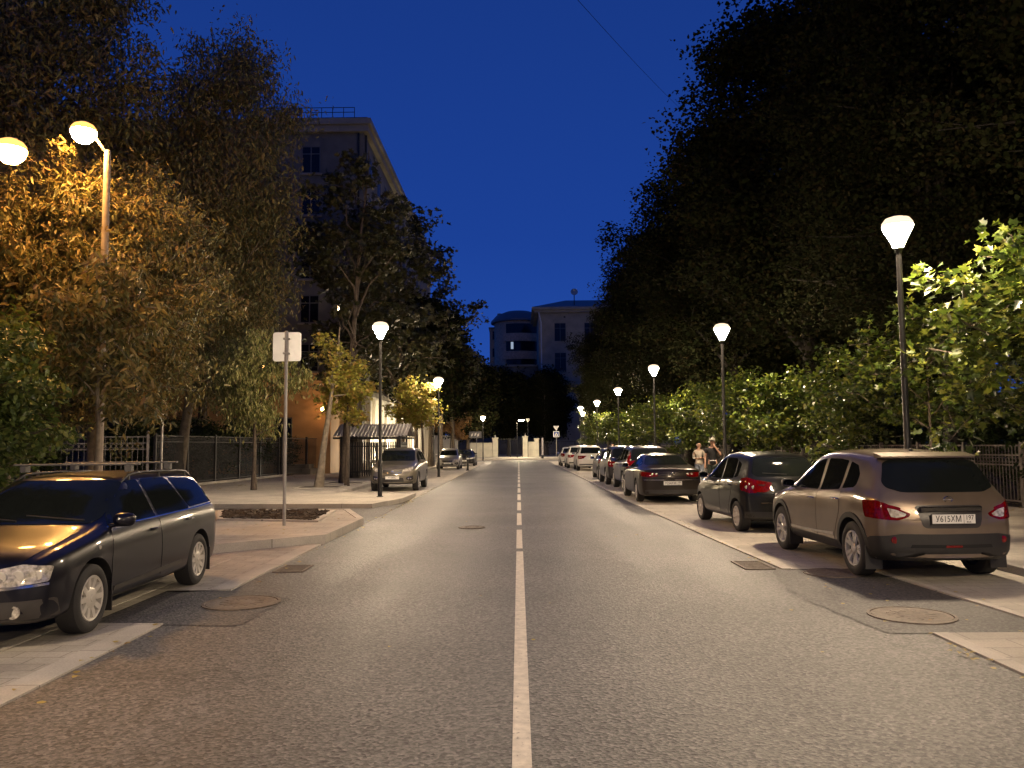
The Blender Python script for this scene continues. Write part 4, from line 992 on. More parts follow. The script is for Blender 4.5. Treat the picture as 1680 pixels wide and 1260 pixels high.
car('hatch', "pale_hatchback", (4.2, 67.5, .014), 90, "cream hatchback, farthest car on the right", "car", whitep, rim='cap', group=CG, detail=0)
car('suv', "compact_crossover", (-4.80, 33.0, .012), -90, "beige silver compact crossover facing the camera behind the left street lamp", "car", beige, rim='five', group=CGL, facing='front', opts=('paintmirror',))
car('hatch', "silver_hatchback", (-5.15, 60.6, .012), -90, "silver hatchback facing the camera further down on the left", "car", silver, rim='five', group=CGL, facing='front', detail=0, opts=('paintmirror',))
car('coupe', "dark_saloon", (-4.60, 70.5, .012), -90, "dark saloon half hidden behind the silver hatchback", "car", blackp, rim='star', group=CGL, facing='front', detail=0)
# ================================================================= vegetation
LINDEN = leafmat("linden_leaf", [(.014, .025, .004), (.034, .058, .008), (.070, .105, .013), (.115, .15, .018), (.19, .19, .03)], .25, .36)
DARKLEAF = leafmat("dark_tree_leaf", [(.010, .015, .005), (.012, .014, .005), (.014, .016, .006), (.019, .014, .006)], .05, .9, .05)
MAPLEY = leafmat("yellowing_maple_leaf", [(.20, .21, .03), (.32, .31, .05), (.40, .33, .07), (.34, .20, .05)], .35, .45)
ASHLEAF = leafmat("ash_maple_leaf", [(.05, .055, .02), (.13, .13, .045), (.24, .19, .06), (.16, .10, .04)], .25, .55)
CHEST = leafmat("chestnut_leaf", [(.022, .028, .009), (.038, .04, .012), (.055, .045, .016)], .3, .5)
OLIVE = leafmat('olive_hanging_leaf', [(.07, .085, .02), (.16, .17, .045), (.26, .25, .08), (.30, .26, .10)], .3, .5)
FRESH = leafmat('fresh_shrub_leaf', [(.03, .05, .012), (.07, .11, .025), (.12, .17, .04), (.17, .19, .05)], .3, .45)
RUST = leafmat("rusty_leaf", [(.22, .12, .04), (.30, .17, .06), (.18, .10, .04)], .3, .5)
BUSHL = leafmat("shrub_leaf", [(.012, .022, .005), (.030, .048, .011), (.055, .072, .018)], .35, .45)

SHAPES = {
 # outline (x along leaf, y across), bent along the midrib
 'oval': [(0, 0), (.25, .26), (.62, .25), (1, 0), (.62, -.25), (.25, -.26)],
 'round': [(0, .0), (.12, .36), (.55, .42), (1, 0), (.55, -.42), (.12, -.36)],
 'long': [(0, 0), (.3, .15), (.7, .12), (1, 0), (.7, -.12), (.3, -.15)],
 'maple': [(0, 0), (.1, .42), (.35, .22), (.62, .52), (.66, .16), (1, 0), (.66, -.16), (.62, -.52), (.35, -.22), (.1, -.42)],
}
def leaf_mesh(name, P, size, shape, rng, m, droop=0.0, flat=0.0, centre=None):
    """P: n x 3 leaf positions -> one mesh of folded leaves"""
    n = len(P); sh = np.array(SHAPES[shape]); k = len(sh)
    th = rng.uniform(0, 2 * np.pi, n); el = rng.normal(-droop, .55 * (1 - .5 * droop), n)
    d = np.stack([np.cos(th) * np.cos(el), np.sin(th) * np.cos(el), np.sin(el)], 1)
    up = np.stack([rng.normal(0, .45 + .4 * (1 - flat), n), rng.normal(0, .45 + .4 * (1 - flat), n), np.ones(n)], 1)
    s = np.cross(d, up); s /= np.linalg.norm(s, axis=1)[:, None] + 1e-9; nr = np.cross(s, d)
    sz = size * rng.uniform(.6, 1.25, n)
    fold = rng.uniform(.05, .35, n); curl = rng.uniform(-.1, .35, n)
    u = sh[:, 0][None, :, None]; v = sh[:, 1][None, :, None]
    V = P[:, None, :] + sz[:, None, None] * (d[:, None, :] * u + s[:, None, :] * v + nr[:, None, :] * (np.abs(v) * fold[:, None, None] * 1.6 - u ** 2 * curl[:, None, None]))
    V = V.reshape(-1, 3)
    # two half blades sharing the midrib
    tip = int(np.argmax(sh[:, 0])); A = list(range(0, tip + 1)); B = [0] + list(range(tip, k))
    fa, fb = len(A), len(B); base = (np.arange(n) * k)[:, None]
    loops = np.concatenate([base + np.array(A)[None, :], base + np.array(B)[None, :]], 1).reshape(-1)
    me = bpy.data.meshes.new(name); me.vertices.add(len(V)); me.vertices.foreach_set("co", V.astype(np.float32).ravel())
    me.loops.add(len(loops)); me.loops.foreach_set("vertex_index", loops.astype(np.int32))
    tot = np.tile(np.array([fa, fb]), n); st = np.concatenate([[0], np.cumsum(tot)[:-1]])
    me.polygons.add(2 * n); me.polygons.foreach_set("loop_start", st.astype(np.int32)); me.polygons.foreach_set("loop_total", tot.astype(np.int32))
    me.update(calc_edges=True); me.materials.append(m)
    return me

def unit(v): return v / (np.linalg.norm(v) + 1e-9)
def grow(rng, H, th, rx, ry, cz0, nl, trunk_r, lean=(0, 0), fork=False, wob=.25, sub=5, top=None, flatten=.8, bias=(0, 0)):
    """trunk and limbs; returns tube list [(pts,radii)] and clump anchor points"""
    tubes = []; anchors = []
    k = 9; zt = H * .93
    tp = []
    for i in range(k):
        f = i / (k - 1); tp.append(np.array([lean[0] * f * 1.0 + rng.normal(0, wob * .25) * f, lean[1] * f + rng.normal(0, wob * .25) * f, -.05 + zt * f]))
    tr = [trunk_r * (1.25 if i == 0 else 1) * (1 - .88 * (i / (k - 1)) ** .8) for i in range(k)]
    tubes.append((tp, tr))
    def on_trunk(z):
        f = min(.999, max(0, (z + .05) / zt)) * (k - 1); i = int(f); return tp[i] * (1 - (f - i)) + tp[i + 1] * (f - i), tr[i] * (1 - (f - i)) + tr[i + 1] * (f - i)
    cz = (cz0 + H) / 2; hz = (H - cz0) / 2
    for q in range(nl):
        f = (q + rng.uniform(0, .9)) / nl; z0 = th + (H * .82 - th) * f ** .9; p0, r0 = on_trunk(z0)
        a = q * 2.399 + rng.normal(0, .35)
        # target on the crown ellipsoid
        zz = z0 + rng.uniform(.0, .30) * (H - th) * (1 - f * .4); zz = min(zz, H * .97)
        kk = max(.12, 1 - ((zz - cz) / hz) ** 2) ** .5 * rng.uniform(.62, 1.02)
        tgt = np.array([lean[0] * (z0 / H) + bias[0] + math.cos(a) * rx * kk, lean[1] * (z0 / H) + bias[1] + math.sin(a) * ry * kk, zz])
        pts = []; m = 6
        for i in range(m):
            g = i / (m - 1); p = p0 * (1 - g) + tgt * g; p = p + np.array([rng.normal(0, wob), rng.normal(0, wob), rng.normal(0, wob * .6)]) * math.sin(g * math.pi) * .6
            p[2] += math.sin(g * math.pi) * .05 * H * .4; pts.append(p)
        rr = [max(.012, r0 * .55 * (1 - .85 * i / (m - 1))) for i in range(m)]
        tubes.append((pts, rr)); anchors += [(pts[i], i / (m - 1)) for i in range(2, m)]
        for s_ in range(sub):
            i = rng.integers(2, m - 1); b0 = pts[i]; dirv = unit(np.array([rng.normal(0, 1), rng.normal(0, 1), rng.normal(.15, .6)]))
            L = rng.uniform(.25, .5) * rx * (1 - .3 * f); e0 = b0 + dirv * L
            mid = (b0 + e0) / 2 + rng.normal(0, wob * .4, 3)
            tubes.append(([b0, mid, e0], [rr[i] * .6, rr[i] * .4, .008])); anchors += [(mid, .6), (e0, 1.0)]
    anchors.append((tp[-1], 1.0)); anchors.append((tp[-2], .8))
    return tubes, anchors

def tree_meshes(seed, H, th, rx, ry, cz0, nl, trunk_r, n_leaf, lsize, shape, m, bark, clump=.55, droop=0.0, lean=(0, 0), sub=5, keep=1.0, minr=.0, flat=.3, bias=(0, 0), wob=.25, sides=8, fill=0.0):
    rng = np.random.default_rng(seed)
    tubes, anc = grow(rng, H, th, rx, ry, cz0, nl, trunk_r, lean, sub=sub, bias=bias, wob=wob)
    b = MB()
    for p, r in tubes:
        if max(r) > minr: b.tube([tuple(x) for x in p], r, sides if max(r) > .05 else 5, cap=True)
    tme_o = b.build("trunk", bark, None, 60); tme = tme_o.data; bpy.data.objects.remove(tme_o)
    A = np.array([a[0] for a in anc if a[0][2] > cz0 - .3]); 
    if keep < 1: A = A[rng.random(len(A)) < keep]
    if fill:   # extra clumps inside the crown ellipsoid
        k = int(len(A) * fill); v = rng.normal(size=(k, 3)); v /= np.linalg.norm(v, axis=1)[:, None]; v *= rng.uniform(.45, 1.0, k)[:, None] ** .6
        C = np.array([lean[0] * .6 + bias[0], lean[1] * .6 + bias[1], (cz0 + H) / 2]); A = np.concatenate([A, C + v * np.array([rx * .9, ry * .9, (H - cz0) / 2 * .95])])
    w_ = rng.uniform(.25, 1.6, len(A)) ** 1.4; idx = rng.choice(len(A), n_leaf, p=w_ / w_.sum())
    cr = clump * rng.uniform(.55, 1.45, len(A))
    off = rng.normal(size=(n_leaf, 3)); off /= np.linalg.norm(off, axis=1)[:, None]; off *= (rng.random(n_leaf) ** .45)[:, None] * cr[idx][:, None]
    off[:, 2] *= .62
    if droop: off[:, 2] -= np.abs(rng.normal(0, .5, n_leaf)) * cr[idx] * droop
    P = A[idx] + off
    lme = leaf_mesh("crown", P, lsize, shape, rng, m, droop, flat)
    return tme, lme
def tree(name, loc, rz, label, meshes, cat="tree", group=None, sc=1.0, crown="crown"):
    t = thing(name, loc, rz, label, cat, group); t.scale = (sc, sc, sc)
    linkme("trunk", meshes[0], t); linkme(crown, meshes[1], t); return t

# ---- big dark limes on the right
GT = "tall dark trees behind the right fence"
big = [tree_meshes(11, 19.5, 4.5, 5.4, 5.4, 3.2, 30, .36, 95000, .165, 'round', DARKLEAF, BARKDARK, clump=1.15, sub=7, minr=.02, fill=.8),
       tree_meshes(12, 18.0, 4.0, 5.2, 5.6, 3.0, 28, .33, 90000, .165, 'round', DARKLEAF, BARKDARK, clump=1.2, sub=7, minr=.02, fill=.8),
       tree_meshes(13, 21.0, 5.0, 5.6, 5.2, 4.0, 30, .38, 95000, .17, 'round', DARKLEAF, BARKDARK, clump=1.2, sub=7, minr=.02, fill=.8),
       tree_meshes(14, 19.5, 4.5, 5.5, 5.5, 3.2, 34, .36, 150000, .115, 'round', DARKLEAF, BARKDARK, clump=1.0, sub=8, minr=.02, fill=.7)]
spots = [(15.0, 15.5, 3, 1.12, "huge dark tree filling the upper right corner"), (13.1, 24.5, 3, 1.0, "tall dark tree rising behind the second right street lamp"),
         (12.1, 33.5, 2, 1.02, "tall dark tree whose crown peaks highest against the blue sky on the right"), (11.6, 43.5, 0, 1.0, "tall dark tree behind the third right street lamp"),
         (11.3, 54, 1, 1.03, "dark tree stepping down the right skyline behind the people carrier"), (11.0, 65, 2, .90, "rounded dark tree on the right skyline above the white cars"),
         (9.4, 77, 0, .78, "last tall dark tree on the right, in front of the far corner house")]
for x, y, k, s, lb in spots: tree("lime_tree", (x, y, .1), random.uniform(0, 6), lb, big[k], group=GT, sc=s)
for i, (x, y) in enumerate([(22, 20), (23, 30), (22, 41), (23.5, 52), (22, 64), (25, 75), (31, 24), (32, 44)]):
    tree("lime_tree", (x, y, .1), random.uniform(0, 6), "tall dark park tree in the second row behind the right fence", big[i % 3], group="second row of park trees behind the right fence", sc=1.02)
tree("lime_tree", (20.5, 10.5, .1), 1.0, "dark tree at the right edge beyond the nearest street lamp", big[1], group=GT, sc=1.05)

# ---- young lindens between lamps and fence, lit from above
yl = [tree_meshes(21, 5.0, 1.5, 1.9, 1.9, 1.4, 13, .05, 3600, .145, 'maple', LINDEN, BARK, clump=.42, sub=6, flat=.75, wob=.15),
      tree_meshes(22, 4.3, 1.2, 1.7, 1.8, 1.1, 12, .05, 3600, .14, 'round', LINDEN, BARK, clump=.42, sub=6, flat=.75, wob=.15),
      tree_meshes(23, 4.7, 1.0, 2.0, 1.8, 0.9, 14, .055, 4400, .13, 'round', LINDEN, BARK, clump=.45, sub=6, flat=.7, wob=.15)]
near = tree_meshes(29, 5.1, 1.3, 2.4, 2.1, 1.2, 18, .062, 5200, .17, 'maple', LINDEN, BARK, clump=.42, sub=7, flat=.8, wob=.16)
GY = "young trees in front of the right fence"
tree("young_linden", (8.95, 13.6, .11), .4, "young forked tree with bright green leaves under the nearest right street lamp", near, group=GY)
yl_spots = [(9.3, 18.4, 0, 1.0, "young tree behind the brown crossover, left of its lamp post"), (9.0, 22.8, 2, .95, "young tree behind the black hatchback's roof"),
            (9.2, 27.4, 1, 1.0, "bushy young tree right behind the two people on the pavement"), (9.0, 32.0, 2, 1.0, "young tree between the second and third right street lamps"),
            (9.2, 36.6, 0, .95, "young tree just before the third right street lamp"), (9.0, 41.2, 1, 1.05, "young tree just past the third right street lamp"),
            (8.8, 46.5, 2, 1.0, "young tree above the roof of the dark people carrier"), (8.6, 52, 0, 1.0, "young tree before the fourth right street lamp"),
            (8.5, 58, 1, 1.0, "young tree beside the white suv"), (8.3, 64.5, 2, .98, "young tree beyond the white suv"), (7.9, 71, 0, .95, "small young tree near the far end of the right pavement"),
            (7.2, 77.5, 1, 1.0, "last young tree on the right, dotted with lamp light")]
for x, y, k, s, lb in yl_spots: tree("young_linden", (x, y, .11), random.uniform(0, 6), lb, yl[k], group=GY, sc=s)
# ---- shrubs beyond the right fence
sh = [tree_meshes(31, 2.9, .3, 1.7, 1.7, .2, 14, .04, 5500, .12, 'round', BUSHL, BARK, clump=.5, sub=5, flat=.5),
      tree_meshes(32, 3.4, .3, 1.9, 1.6, .2, 15, .04, 6000, .12, 'oval', BUSHL, BARK, clump=.5, sub=5, flat=.5)]
GS = "shrubs behind the right fence"
for i, (x, y) in enumerate([(30, 14), (34, 22), (38, 33), (36, 52), (33, 64), (45, 40), (48, 26), (29, 9), (18.5, 27), (18, 37), (18, 48), (18, 60)]):
    tree("lime_tree", (x, y, .1), random.uniform(0, 6), "dark park tree deep behind the right fence", big[i % 3], group="deep row of park trees on the right", sc=.92)
for i, (x, y) in enumerate([(-13.4, 10.6), (14.5, 4), (15.5, -6), (14, -17), (-14, 5), (-15.5, -5), (-14, -16), (-8, -32), (1, -36), (9, -33)]):  # unseen trees added so the cars reflect foliage instead of blue sky
    tree("lime_tree", (x, y, .1), random.uniform(0, 6), "tall dark tree beside or behind the camera's end of the street", big[i % 3], group="tall trees at the camera's end of the street", sc=1.0)
for i in range(14):
    tree("shrub", (17.5 + (i % 2) * 2.5, 9 + i * 3.9, .1), i * 2.3, "dark undergrowth shrub deep behind the right fence", sh[i % 2], "shrub", "undergrowth shrubs deep behind the right fence", sc=1.35, crown="foliage")
for i in range(17):
    y = 9.5 + i * 3.4; tree("shrub", (13.6 + (i % 3) * .5, y, .1), i * 1.3, "dense green shrub growing behind the right fence", sh[i % 2], "shrub", GS, sc=1 + .12 * math.sin(i * 2.1), crown="foliage")

# ---- left side
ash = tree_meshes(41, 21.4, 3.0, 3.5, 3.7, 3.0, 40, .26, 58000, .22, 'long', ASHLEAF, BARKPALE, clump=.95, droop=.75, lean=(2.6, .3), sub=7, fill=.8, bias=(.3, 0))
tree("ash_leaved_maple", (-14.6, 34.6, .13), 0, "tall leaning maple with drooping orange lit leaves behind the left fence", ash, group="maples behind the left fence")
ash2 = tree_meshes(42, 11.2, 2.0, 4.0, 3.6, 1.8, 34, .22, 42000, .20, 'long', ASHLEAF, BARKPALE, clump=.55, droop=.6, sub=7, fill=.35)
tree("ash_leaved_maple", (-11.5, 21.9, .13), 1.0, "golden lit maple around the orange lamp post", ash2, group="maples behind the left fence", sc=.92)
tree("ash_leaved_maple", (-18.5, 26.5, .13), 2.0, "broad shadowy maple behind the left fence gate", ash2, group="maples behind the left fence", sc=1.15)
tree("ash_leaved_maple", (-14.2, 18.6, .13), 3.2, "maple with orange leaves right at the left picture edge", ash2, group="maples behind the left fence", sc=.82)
tall = tree_meshes(43, 23, 5, 4.6, 4.6, 4.2, 34, .34, 60000, .26, 'long', ASHLEAF, BARK, clump=1.15, droop=.6, sub=7, fill=1.0)
tree("poplar_tree", (-18.4, 31, .13), .0, "very tall dark tree filling the upper left corner", tall, group="tall trees in the upper left", sc=1.05)
tree("poplar_tree", (-25, 34, .13), 2.0, "tall dark tree behind the others at the far left", tall, group="tall trees in the upper left", sc=1.1)
tree("poplar_tree", (-17.6, 45, .13), 4.0, "dark tree between the leaning maple and the grey building", tall, group="tall trees in the upper left", sc=.92)
for i, (x, y) in enumerate([(-26, 29), (-32, 27), (-24.5, 40), (-34, 36), (-22, 52), (-30, 47)]):
    tree("ash_leaved_maple", (x, y, .13), i * 1.9, "dark maple deep behind the left fence", ash2, group="dark maples deep behind the left fence", sc=1.15)
# low hanging branches lit yellow green beside the blank sign
low = tree_meshes(44, 7.6, 2.2, 2.2, 2.4, 3.0, 18, .12, 8000, .21, 'long', OLIVE, BARK, clump=.5, droop=1.0, sub=6, fill=.3)
tree("weeping_maple", (-10.1, 31.0, .13), .5, "small maple with hanging yellow green leaves behind the blank sign", low, group="maples behind the left fence", sc=.86)
fr = tree_meshes(56, 6.4, 2.4, 1.5, 1.6, 2.6, 12, .08, 3600, .24, 'long', ASHLEAF, BARKPALE, clump=.45, droop=.6, sub=5)
tree("slender_maple", (-9.0, 17.3, .13), .5, "slender maple with lit drooping leaves in front of the orange lamp pole", fr, group="maples behind the left fence", sc=.95)
tree("slender_maple", (-12.6, 20.0, .13), 2.5, "slender maple left of the orange lamp pole", fr, group="maples behind the left fence", sc=1.25)
# shrubs and bush
for i, (x, y, s) in enumerate([(-16.2, 33.5, 1.0), (-15.6, 36.5, .9), (-15.0, 40, 1.0), (-14.6, 43.5, .9), (-18.5, 30.5, 1.0), (-14.0, 48, .7)]):
    tree("shrub", (x, y, .13), i * 1.7, "leafy green shrub behind the left fence", sh[i % 2], "shrub", "shrubs behind the left fence", sc=s, crown="foliage")
for i, (x, y) in enumerate([(-24, 30.5), (-28, 33), (-33, 38), (-38, 31), (-44, 36), (-21.5, 33), (-36, 45)]):
    tree("shrub", (x, y, .13), i * 1.1, "dark shrub deep behind the left fence gate", sh[i % 2], "shrub", "undergrowth shrubs deep behind the left gate", sc=1.5, crown="foliage")
bush = tree_meshes(45, 4.3, .5, 1.7, 1.8, .3, 22, .06, 11000, .14, 'oval', FRESH, BARK, clump=.5, sub=6, flat=.5, droop=.3)
tree("large_shrub", (-10.3, 14.9, .14), .3, "large green shrub at the left edge behind the estate car", bush, "shrub", crown="foliage")
tree("large_shrub", (-11.6, 17.2, .14), 1.3, "tall shrub behind the large green one at the left edge", bush, "shrub", crown="foliage", sc=1.1)
# street trees on the left pavement
leanT = tree_meshes(46, 7.0, 3.4, 1.5, 1.5, 3.4, 8, .18, 900, .16, 'maple', MAPLEY, BARKPALE, clump=.45, lean=(.75, .3), sub=3, keep=.6, droop=.4)
tree("leaning_pale_tree", (-7.95, 32.3, .11), 0.0, "pale leaning trunk with a few yellow leaves on the left pavement", leanT, group="street trees on the left pavement")
forkT = tree_meshes(47, 16.4, 2.9, 2.3, 2.2, 7.5, 16, .20, 1500, .30, 'maple', CHEST, BARK, clump=.5, lean=(.9, .2), sub=4, keep=.55, wob=.35)
tree("forked_dark_tree", (-7.75, 36.0, .11), 0.2, "dark forked tree with sparse leafy twigs high against the sky", forkT, group="street trees on the left pavement")
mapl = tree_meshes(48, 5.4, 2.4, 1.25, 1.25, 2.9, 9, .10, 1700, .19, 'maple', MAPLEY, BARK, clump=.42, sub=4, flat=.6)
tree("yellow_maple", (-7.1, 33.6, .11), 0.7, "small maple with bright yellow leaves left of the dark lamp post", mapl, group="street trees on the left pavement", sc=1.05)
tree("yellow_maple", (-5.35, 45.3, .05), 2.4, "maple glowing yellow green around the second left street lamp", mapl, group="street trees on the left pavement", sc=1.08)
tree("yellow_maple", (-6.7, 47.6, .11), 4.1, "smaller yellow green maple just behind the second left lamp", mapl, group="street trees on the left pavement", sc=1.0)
st = [tree_meshes(51, 15.0, 3.2, 3.4, 3.4, 4.4, 20, .22, 4600, .30, 'maple', CHEST, BARK, clump=.7, sub=6, keep=.8, wob=.35),
      tree_meshes(52, 13.0, 3.0, 3.2, 3.2, 3.6, 20, .20, 15000, .30, 'round', DARKLEAF, BARK, clump=1.0, sub=6, fill=.5)]
ls_ = [(-8.6, 42.5, 0, 1.15, "dark bare-branched tree in front of the grey building's corner"), (-7.4, 50.5, 0, 1.2, "dark twisted tree beyond the slatted shelter"), (-7.2, 57.0, 1, 1.0, "tree with thick dark trunk behind the second left lamp"),
       (-7.0, 64.5, 1, 1.05, "tree with paler trunk next to the silver hatchback"), (-7.0, 73, 0, 1.2, "tall thin-leaved tree whose top twigs stand out against the sky"), (-6.6, 82, 1, 1.0, "dark tree near the end of the left pavement")]
for x, y, k, s, lb in ls_: tree("street_tree", (x, y, .11), random.uniform(0, 6), lb, st[k], group="street trees on the left pavement", sc=s)
rusty = tree_meshes(53, 6.6, 2.3, 2.3, 2.3, 2.4, 12, .12, 4200, .22, 'maple', RUST, BARK, clump=.6, sub=5)
tree("rusty_leaved_tree", (-7.4, 88.5, .11), 0.2, "tree with rusty orange leaves before the white courtyard wall", rusty)
far = tree_meshes(54, 14.5, 2.2, 4.2, 4.2, 2.4, 24, .28, 24000, .32, 'round', DARKLEAF, BARK, clump=1.2, sub=6, fill=.8)
for x, y, s, rz, lb in [(-6.2, 99, .93, 0, "leaning dark tree at the left corner of the junction"), (-1.6, 127, .98, 1.5, "dark tree inside the courtyard left of centre"), (4.6, 130, 1.0, 2.8, "dark tree standing against the corner house"), (-12, 118, 1.05, 2.2, "dark tree behind the white wall on the left"),
                   (-7.2, 131, 1.0, .9, "dark tree deep in the courtyard on the left"), (-20, 110, 1.1, 3.3, "dark tree beyond the junction at the far left"), (12.5, 107, 1.0, 4.4, "dark tree across the junction on the right"), (10.2, 92, .78, 4.0, "low dark tree at the right corner of the junction"), (21, 100, 1.15, 5.2, "dark tree across the junction at the far right")]:
    tree("courtyard_tree", (x, y, .1), rz, lb, far, group="dark trees around the far junction", sc=s)
cyp = tree_meshes(55, 13.0, .8, 1.9, 1.9, .8, 24, .2, 15000, .26, 'long', DARKLEAF, BARK, clump=.8, sub=4, fill=1.2)
tree("column_tree", (4.0, 124, .1), 0, "narrow dark tree in front of the corner house facade", cyp)
# ================================================================= buildings
PLASTER = mat("grey_plaster", (.13, .12, .10), .85, var=.3, scale=.8, bump=.2, bscale=20)
PLASTERL = mat("pale_plaster", (.24, .21, .16), .85, var=.22, scale=.8)
OCHRE = mat("ochre_plaster", (.46, .27, .12), .8, var=.12, scale=1.2)
CREAM = mat("cream_plaster", (.60, .56, .46), .8, var=.12, scale=1.5, bump=.2, bscale=15)
ROOFM = mat("roof_metal", (.12, .12, .13), .5, metal=.4)
WING = mat("window_glass_dark", (.008, .010, .014), .12, spec=.25)
WFRAME = mat("window_frame_grey", (.10, .095, .09), .6)
CURT = mat("window_curtain", (.30, .30, .32), .8)
PINK = mat("pink_brick", (.42, .28, .19), .8, var=.25, scale=3)
def windows(parent, pts, w_, h_, axis, depth=.12, frame=WFRAME, surround=None):
    """pts: centre positions (x,y,z) on the wall plane; axis = outward normal 'y-' or 'x+'"""
    proto = {}
    b = MB()
    def bx(b, u0, u1, d0, d1, z0, z1):
        if axis == 'y-': b.box(u0, u1, -d1, -d0, z0, z1)
        else: b.box(d0, d1, u0, u1, z0, z1)
    f = .07
    bx(b, -w_/2, w_/2, -.02, .045, -h_/2, -h_/2 + f); bx(b, -w_/2, w_/2, -.02, .045, h_/2 - f, h_/2)
    bx(b, -w_/2, -w_/2 + f, -.02, .045, -h_/2 + f, h_/2 - f); bx(b, w_/2 - f, w_/2, -.02, .045, -h_/2 + f, h_/2 - f)
    bx(b, -.035, .035, -.02, .04, -h_/2 + f, h_/2 - f); bx(b, -w_/2 + f, -.036, -.02, .036, h_ * .2, h_ * .2 + .06); bx(b, .036, w_/2 - f, -.02, .036, h_ * .2, h_ * .2 + .06)
    wo = b.build("window", frame, parent); fm = wo.data
    b = MB(); bx(b, -w_/2 + f * .5, w_/2 - f * .5, -.02, .015, -h_/2 + f * .5, h_/2 - f * .5); pn = b.build("pane", WING, wo); pm_ = pn.data
    b = MB(); bx(b, -w_/2 - .12, w_/2 + .12, -.01, .14, -h_/2 - .12, -h_/2 - .002); sl = b.build("sill", PLASTERL, wo); sm = sl.data
    for i, p in enumerate(pts):
        if i == 0: wo.location = p; continue
        w2 = wo.copy(); COL.objects.link(w2); w2.parent = parent; w2.location = p
        for ch in (pn, sl): c = ch.copy(); COL.objects.link(c); c.parent = w2

# ---- grey corner building on the left
BX, BY, BH = -10.4, 54.0, 23.5
t = thing("corner_building", (BX, BY, .1), 0, "tall grey plastered corner building with cornice and roof railing on the left", "building")
b = MB(); b.box(-30, 0, 0, 42, 0, BH); b.build("wall", PLASTER, t)
b = MB(); b.box(-30.5, .55, -.55, 42.4, BH + .002, BH + .4); b.box(-30.3, .35, -.35, 42.2, BH - .45, BH); b.build("cornice", PLASTERL, t)
b = MB(); b.box(-30.25, .22, -.22, 42.1, 15.4, 15.85); b.box(-30.15, .12, -.12, 42.05, 5.2, 5.5); b.build("string_course", PLASTERL, t)
b = MB(); b.box(-30.3, .3, -.3, 42, BH + .402, BH + .55); b.add([(-30, 0, BH + .55), (0, 0, BH + .55), (-4, 6, BH + 2.2), (-26, 6, BH + 2.2), (0, 42, BH + .55), (-30, 42, BH + .55), (-4, 36, BH + 2.2), (-26, 36, BH + 2.2)], [(0, 1, 2, 3), (1, 4, 6, 2), (4, 5, 7, 6), (5, 0, 3, 7), (3, 2, 6, 7)])
b.build("roof", ROOFM, t)
rl = MB(); n = 12
for k in range(n + 1): x = -9.6 + 9.0 * k / n; rl.box(x - .02, x + .02, -.28, -.24, BH + .55, BH + 1.25)
for zz in (BH + .9, BH + 1.23): rl.box(-9.6, -.6, -.275, -.245, zz, zz + .04)
rl.build("roof_railing", DARKMETAL, t)
for x0, y0, nm in ((.09, .35, 0), (-.35, -.09, 1)):
    b = MB(); b.tube([(x0, y0, 5.6), (x0, y0, 14.9), (x0 + .3 * (1 - nm), y0 - .3 * nm, 15.6), (x0 + .3 * (1 - nm), y0 - .3 * nm, 16.1), (x0, y0, 16.6), (x0, y0, BH - .5)], .07, 8); b.build("downpipe", DARKMETAL, t, 50)
wy = [(-3.6 - 3.4 * i, -.002, z) for i in range(7) for z in (7.6, 10.9, 14.0 - .1, 18.3, 21.2)]
wn = [p for p in wy]; windows(t, wn, 1.3, 1.9, 'y-')
wx = [(.002, 2.6 + 3.3 * i, z) for i in range(12) for z in (7.6, 10.9, 13.8, 18.3, 21.2)]
windows(t, wx, 1.3, 1.9, 'x+')
# brightly lit ribbed ground floor on the street side and around the corner
RIB = mat("ribbed_cream_wall", (.68, .62, .50), .75, var=.06)
b = MB(); b.box(.001, .10, .6, 40, 0, 5.15); b.build("ground_floor_facing", RIB, t)
b = MB(); b.box(-5.6, -.4, -.10, -.001, 0, 5.15); b.build("corner_facing", RIB, t)
for i in range(22):
    b = MB(); y = 1.0 + 1.7 * i; b.box(.10, .36, y, y + .45, .5, 5.0); b.box(.10, .42, y - .06, y + .51, 0, .5); b.build("pilaster", RIB, t)
for i in range(5):
    b = MB(); x = -5.4 + 1.1 * i; b.box(x, x + .42, -.36, -.10, .5, 5.0); b.build("pilaster", RIB, t)
# floodlights aimed up the ribbed wall
for i, (x, y) in enumerate([(-9.0, 56.5), (-9.0, 62), (-9.0, 69), (-9.1, 78)]):
    f = thing("wall_floodlight", (x, y, .11), 0, "small floodlight at the foot of the ribbed cream wall", "floodlight", "floodlights at the foot of the ribbed wall")
    b = MB(); b.box(-.12, .12, -.3, .3, 0, .08); b.tube([(0, 0, .08), (0, 0, .25)], .03); b.build("base", DARKMETAL, f)
    b = MB(); M = Matrix.Translation((0, 0, .35)) @ Matrix.Rotation(R(-50), 4, 'Y'); b.box(-.09, .09, -.25, .25, -.1, .09, M); b.build("housing", DARKMETAL, f)
    b = MB(); b.add([M @ Vector(p) for p in [(-.085, -.24, .095), (.085, -.24, .095), (.085, .24, .095), (-.085, .24, .095)]], [(0, 1, 2, 3)]); b.build("lamp_glass", emit("glow_flood", (1, .86, .62), 3200), f)

